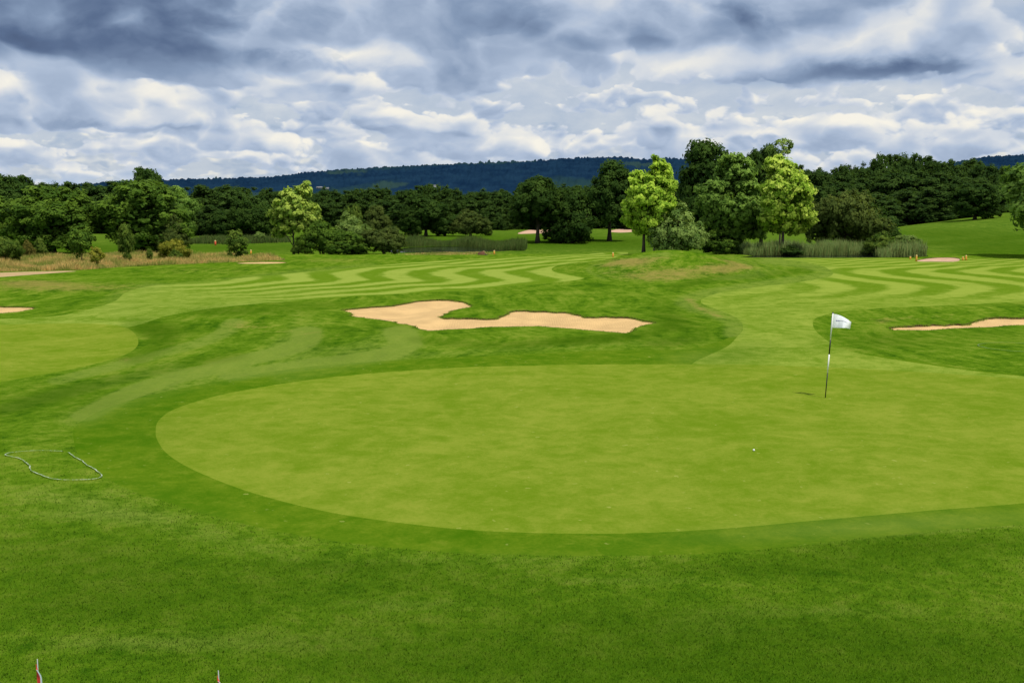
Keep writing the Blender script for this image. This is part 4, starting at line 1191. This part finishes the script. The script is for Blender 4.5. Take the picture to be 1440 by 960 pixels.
# ------------------------------------------------------------------ rake, ball, posts
M['rakeblue'] = plain('rake_handle', (0.16, 0.24, 0.27), 0.5); M['rakehead'] = plain('rake_head', (0.05, 0.06, 0.07), 0.5)
def sand_h(x, y): return base_h(x, y) - 0.28
pa = G(803.5, 449.4, sand_h)[0]; pb = G(816, 446.2, sand_h)[0]; pc = G(799, 446.4, sand_h)[0]; pd = G(807.5, 449.2, sand_h)[0]
o = tag(empty('rake', tuple(pd)), 'bunker rake lying on the sand of the large bunker', 'rake')
zz = Vector(pd)
mb = MB(); mb.tube([Vector(pa) - zz + Vector((0, 0, .10)), Vector(pb) - zz + Vector((0, 0, .10))], [0.022, 0.022], 8); mb.build('handle', M['rakeblue'], o, True)
h0, h1 = Vector(pc) - zz + Vector((0, 0, .11)), Vector(pd) - zz + Vector((0, 0, .11))
mb = MB(); mb.tube([h0, h1], [0.028, 0.028], 8)
for i in range(12):
    q = h0.lerp(h1, (i + .5) / 12); mb.tube([q, q + Vector((0, 0, -0.09))], [0.008, 0.004], 5)
mb.build('head', M['rakehead'], o)

gb = G(1060, 634)[0]
import bmesh
bm = bmesh.new(); bmesh.ops.create_icosphere(bm, subdivisions=3, radius=0.0215)
for v_ in bm.verts: v_.co.z += 0.0215
me = bpy.data.meshes.new('golf_ball'); bm.to_mesh(me); bm.free()
for p in me.polygons: p.use_smooth = True
gbo = link('golf_ball', me, M['white']); gbo.location = tuple(gb)
tag(gbo, 'white golf ball lying on the green short of the flag', 'ball')

M['postor'] = plain('orange_post', (0.75, 0.34, 0.05), 0.6); M['postred'] = plain('red_post', (0.75, 0.12, 0.05), 0.6); M['posttop'] = plain('post_cap', (0.80, 0.55, 0.2), 0.5)
def post(px, py, hpx, label, mat='postor', wpx=2.6, group='short marker posts'):
    g = G(px, py)[0]; k = g[1] / F; h = hpx * k; r = wpx * k / 2
    o = tag(empty('marker_post', tuple(g)), label, 'post', group)
    mb = MB(); mb.tube([(0, 0, -.1), (0, 0, h * .8), (0, 0, h * .82)], [r, r * .9, r * .75], 10); mb.build('shaft', M[mat], o, True)
    mb = MB(); mb.tube([(0, 0, h * .8), (0, 0, h * .92), (0, 0, h)], [r * 1.05, r, r * .45], 10); mb.build('cap', M['posttop'], o, True)
post(862, 361.5, 6.5, 'orange marker post at the left foot of the mound')
post(695, 358, 6, 'yellow marker post beside the near bank of the pond')
post(680, 358, 5, 'short orange post in front of the brown stump by the pond')
post(303, 345, 7, 'reddish post standing in the rushes at left', 'postred')
post(353, 357.5, 6, 'orange post right of the lone egg shaped bush')
post(1288.5, 367.5, 9, 'orange post at the left end of the small pale bunker')
post(1280, 364.5, 4, 'shortest orange post just left of the pale bunker post')
post(1354, 366, 5, 'stubby orange post right of the small pale bunker')
post(1358.5, 366, 7, 'taller orange post of the pair right of the pale bunker')
# brown stump
g = G(677, 358.4)[0]
o = tag(empty('tree_stump', tuple(g)), 'low brown stump beside orange posts near the pond', 'stump')
mb = MB(); mb.tube([(0, 0, -.1), (0, 0, .1), (0.02, 0, .3), (0, 0, .36)], [.5, .42, .36, .25], 12); mb.build('stump_wood', plain('stump_wood', (0.13, 0.06, 0.03), 0.9, var=.4, scale=8), o, True)
mb = MB(); mb.tube([(.2, 0, .05), (.55, -.1, .0), (.8, -.15, -.08)], [.16, .1, .04], 8); mb.build('root', M['bark'], o, True)
# white board by the wide bush
g = G(692, 319.5)[0]
o = tag(empty('sign_board', tuple(g)), 'tiny white board on a post right of the wide dark bush', 'sign')
mb = MB(); mb.tube([(0, 0, -.1), (0, 0, .9)], [.05, .05], 8); mb.build('post', M['grey'], o)
mb = MB(); mb.box((0, -.07, .75), (.8, .05, .5)); mb.build('board', M['white'], o)

# ------------------------------------------------------------------ light and sky
SUN_EL = math.radians(64); SUN_AZ = math.radians(138)      # clockwise from +Y: from the right, behind the viewer
sd = Vector((math.sin(SUN_AZ) * math.cos(SUN_EL), math.cos(SUN_AZ) * math.cos(SUN_EL), math.sin(SUN_EL)))
sl = bpy.data.lights.new('sun', 'SUN'); sl.energy = 3.5; sl.angle = math.radians(0.55); sl.color = (1.0, 0.94, 0.82)
so = bpy.data.objects.new('sun', sl); COL.objects.link(so); so.rotation_euler = (-sd).to_track_quat('-Z', 'Y').to_euler()
so.location = (30, -30, 60)

w = bpy.data.worlds.new('World'); scene.world = w; w.use_nodes = True
nt = NT(w.node_tree)
for n in list(nt.n): nt.n.remove(n)
out = nt.new('ShaderNodeOutputWorld')
sky = nt.new('ShaderNodeTexSky'); sky.sky_type = 'NISHITA'; sky.sun_disc = False
sky.sun_elevation = SUN_EL; sky.sun_rotation = SUN_AZ; sky.air_density = 1.0; sky.dust_density = 1.5
bg1 = nt.new('ShaderNodeBackground'); nt.l.new(sky.outputs[0], bg1.inputs[0]); bg1.inputs[1].default_value = 0.10
tc = nt.new('ShaderNodeTexCoord')
dx, dy, dz = nt.sep(tc.outputs['Generated'])
A = nt.math('ARCTAN2', dx, dy) * F
E = nt.math('ARCSINE', dz) * F
def n2(u, v, scale, det, rough=0.5, typ='FBM', color=False, dist=0.0):
    nd = nt.new('ShaderNodeTexNoise', noise_dimensions='2D', noise_type=typ, normalize=(typ == 'FBM'))
    nt.put(nd.inputs['Vector'], nt.vec(u, v, 0.0))
    nd.inputs['Scale'].default_value = scale; nd.inputs['Detail'].default_value = det; nd.inputs['Roughness'].default_value = rough
    nd.inputs['Distortion'].default_value = dist
    return X(nt, nd.outputs['Color' if color else 'Fac'])
def billow(u, v, scale, seed, oct_=3):
    t = None; am = 1.0; tot = 0.0
    for i in range(oct_):
        n = nt.math('ABSOLUTE', (n2(u + seed * 3.1 + i * 7.7, v + seed * 1.7, scale * 2.05 ** i, 0) - 0.5) * 2.0) * am
        t = n if t is None else t + n
        tot += am; am *= 0.52
    return t / tot                     # 0 in the creases, larger on the rounded heads
wx, wy, wz = nt.sep(n2(A / 150.0, E / 90.0, 1.0, 4, 0.55, color=True))
fine = n2(A / 60.0 + 31.0 + wx, E / 34.0 + wy, 1.0, 5, 0.58)
AW = A + (wx - .5) * 70.0 + (fine - .5) * 26.0; EW = E + (wy - .5) * 34.0 + (fine - .5) * 16.0
def mass(px, py, rx, ry, am):
    u = (AW - (px - 720)) / rx; v = (EW - (300 - py)) / ry
    return nt.math('EXPONENT', (u * u + v * v) * -1.0) * am
def total(lst):
    t = mass(*lst[0])
    for q in lst[1:]: t = t + mass(*q)
    return t
# the cloud masses of this day, placed by bearing and height
DARK = total(((175, 0, 120, 46, 0.75), (185, 85, 215, 40, 0.50), (50, 98, 100, 30, 0.28), (345, 60, 110, 45, 0.26), (0, 25, 70, 35, 0.22), (860, 48, 240, 40, 0.34), (1050, 62, 80, 26, 0.30), (900, 75, 130, 14, 0.16), (640, 85, 50, 34, 0.14),
              (1210, 113, 125, 11, 0.50), (1100, 124, 130, 8, 0.20), (1420, 108, 18, 7, 0.5), (1395, 72, 90, 20, 0.20), (1400, 5, 90, 20, 0.16), (300, 190, 420, 5, 0.16), (900, 192, 300, 5, 0.12), (560, 178, 160, 7, 0.14), (720, 20, 90, 30, 0.10)))
LITE = total(((450, 86, 78, 11, 0.60), (560, 92, 70, 12, 0.26), (430, 152, 55, 15, 0.28), (225, 150, 65, 17, 0.26), (40, 145, 60, 18, 0.22), (1160, 78, 90, 22, 0.26), (1085, 35, 40, 40, 0.16), (985, 100, 60, 14, 0.30), (1230, 142, 150, 10, 0.24),
              (860, 120, 90, 18, 0.14), (760, 115, 60, 14, 0.14), (300, 205, 250, 8, 0.14), (640, 205, 160, 8, 0.12), (1150, 172, 200, 11, 0.18), (600, 50, 40, 30, 0.10)))
def layer(Sx, Sy, seed, ec, eh, th, wd, k, up, ext=None, bsc=1.0, pam=0.42):
    u = A / Sx + seed + (wx - .5) * .25; v = E / Sy + seed * 2.3 + (wy - .5) * .22
    bu, bv = A / (Sx * .55) + (wx - .5) * .5, E / (Sx * .36) + (wy - .5) * .4
    b0_ = billow(bu, bv, bsc, seed, 4); b1_ = billow(bu + .05, bv + .17, bsc, seed, 2)
    f = n2(u, v, 1.0, 2, 0.5) + (b0_ - .3) * pam + (fine - .5) * .10
    fu = n2(u + .03, v + up, 1.0, 2, 0.5) + (b1_ - .3) * pam * .8
    fade = nt.math('ABSOLUTE', (E - ec) / eh); fade = fade * fade * -0.12
    f = f + fade
    if ext is not None: f = f + ext; fu = fu + ext * 0.7
    mask = nt.smooth(f, th - wd, th + wd)
    lit = nt.smooth(fu, th - 0.13, th + k, 1.0, 0.0)
    return mask, lit + (b0_ - b1_) * 0.75
m0, l0 = layer(66.0, 18.0, 5.0, 45, 60, 0.44, 0.05, 0.15, 0.40)
m1, l1 = layer(100.0, 32.0, 9.0, 95, 65, 0.45, 0.045, 0.17, 0.40)
m2, l2 = layer(180.0, 66.0, 14.0, 165, 90, 0.47, 0.04, 0.20, 0.36, DARK * 0.12)
hi_ = nt.smooth(E, 120, 230) * 0.06
m3, l3 = layer(300.0, 110.0, 21.0, 330, 220, 0.50, 0.04, 0.20, 0.34, DARK * 0.45 - LITE * 0.30 + hi_)
def over(a_, b_, m_): return nt.mix(m_, a_, b_, 'FLOAT')
B = 0.60 + (fine - .5) * .10
B = over(B, l0 * 0.33 + 0.49, m0 * 0.80)
B = over(B, l1 * 0.34 + 0.49, m1 * 0.85)
B = over(B, l2 * 0.36 + 0.46, m2 * 0.88)
B = over(B, l3 * 0.36 + 0.44, m3 * 0.85)
B = B + (fine - .5) * 0.16 + LITE * 0.42 - DARK * 0.56 + 0.065
hz = nt.smooth(E, 10, 120, 1, 0)
B = B * (1.0 - hz * 0.15) + hz * 0.10 + 0.03
ccol = nt.ramp(B, [(0.02, (0.055, 0.082, 0.155)), (0.22, (0.105, 0.158, 0.275)), (0.42, (0.240, 0.325, 0.475)), (0.60, (0.430, 0.520, 0.670)), (0.78, (0.645, 0.69, 0.755)), (0.97, (0.93, 0.895, 0.80))])
ccol = nt.mix(nt.smooth(E, 5, 65, 1, 0) * 0.35, ccol, (0.55, 0.72, 0.90))
bg2 = nt.new('ShaderNodeBackground'); nt.put(bg2.inputs[0], ccol); bg2.inputs[1].default_value = 1.0
ms = nt.new('ShaderNodeMixShader'); nt.put(ms.inputs[0], nt.smooth(m1 + m2 + m3, 0.0, 0.5) * 0.15 + 0.85)
nt.l.new(bg1.outputs[0], ms.inputs[1]); nt.l.new(bg2.outputs[0], ms.inputs[2]); nt.l.new(ms.outputs[0], out.inputs[0])

# ------------------------------------------------------------------ render settings
scene.view_settings.view_transform = 'Standard'
scene.view_settings.look = 'None'
scene.view_settings.exposure = 0
scene.cycles.use_denoising = True
scene.cycles.max_bounces = 6
scene.cycles.diffuse_bounces = 3
scene.cycles.transparent_max_bounces = 4
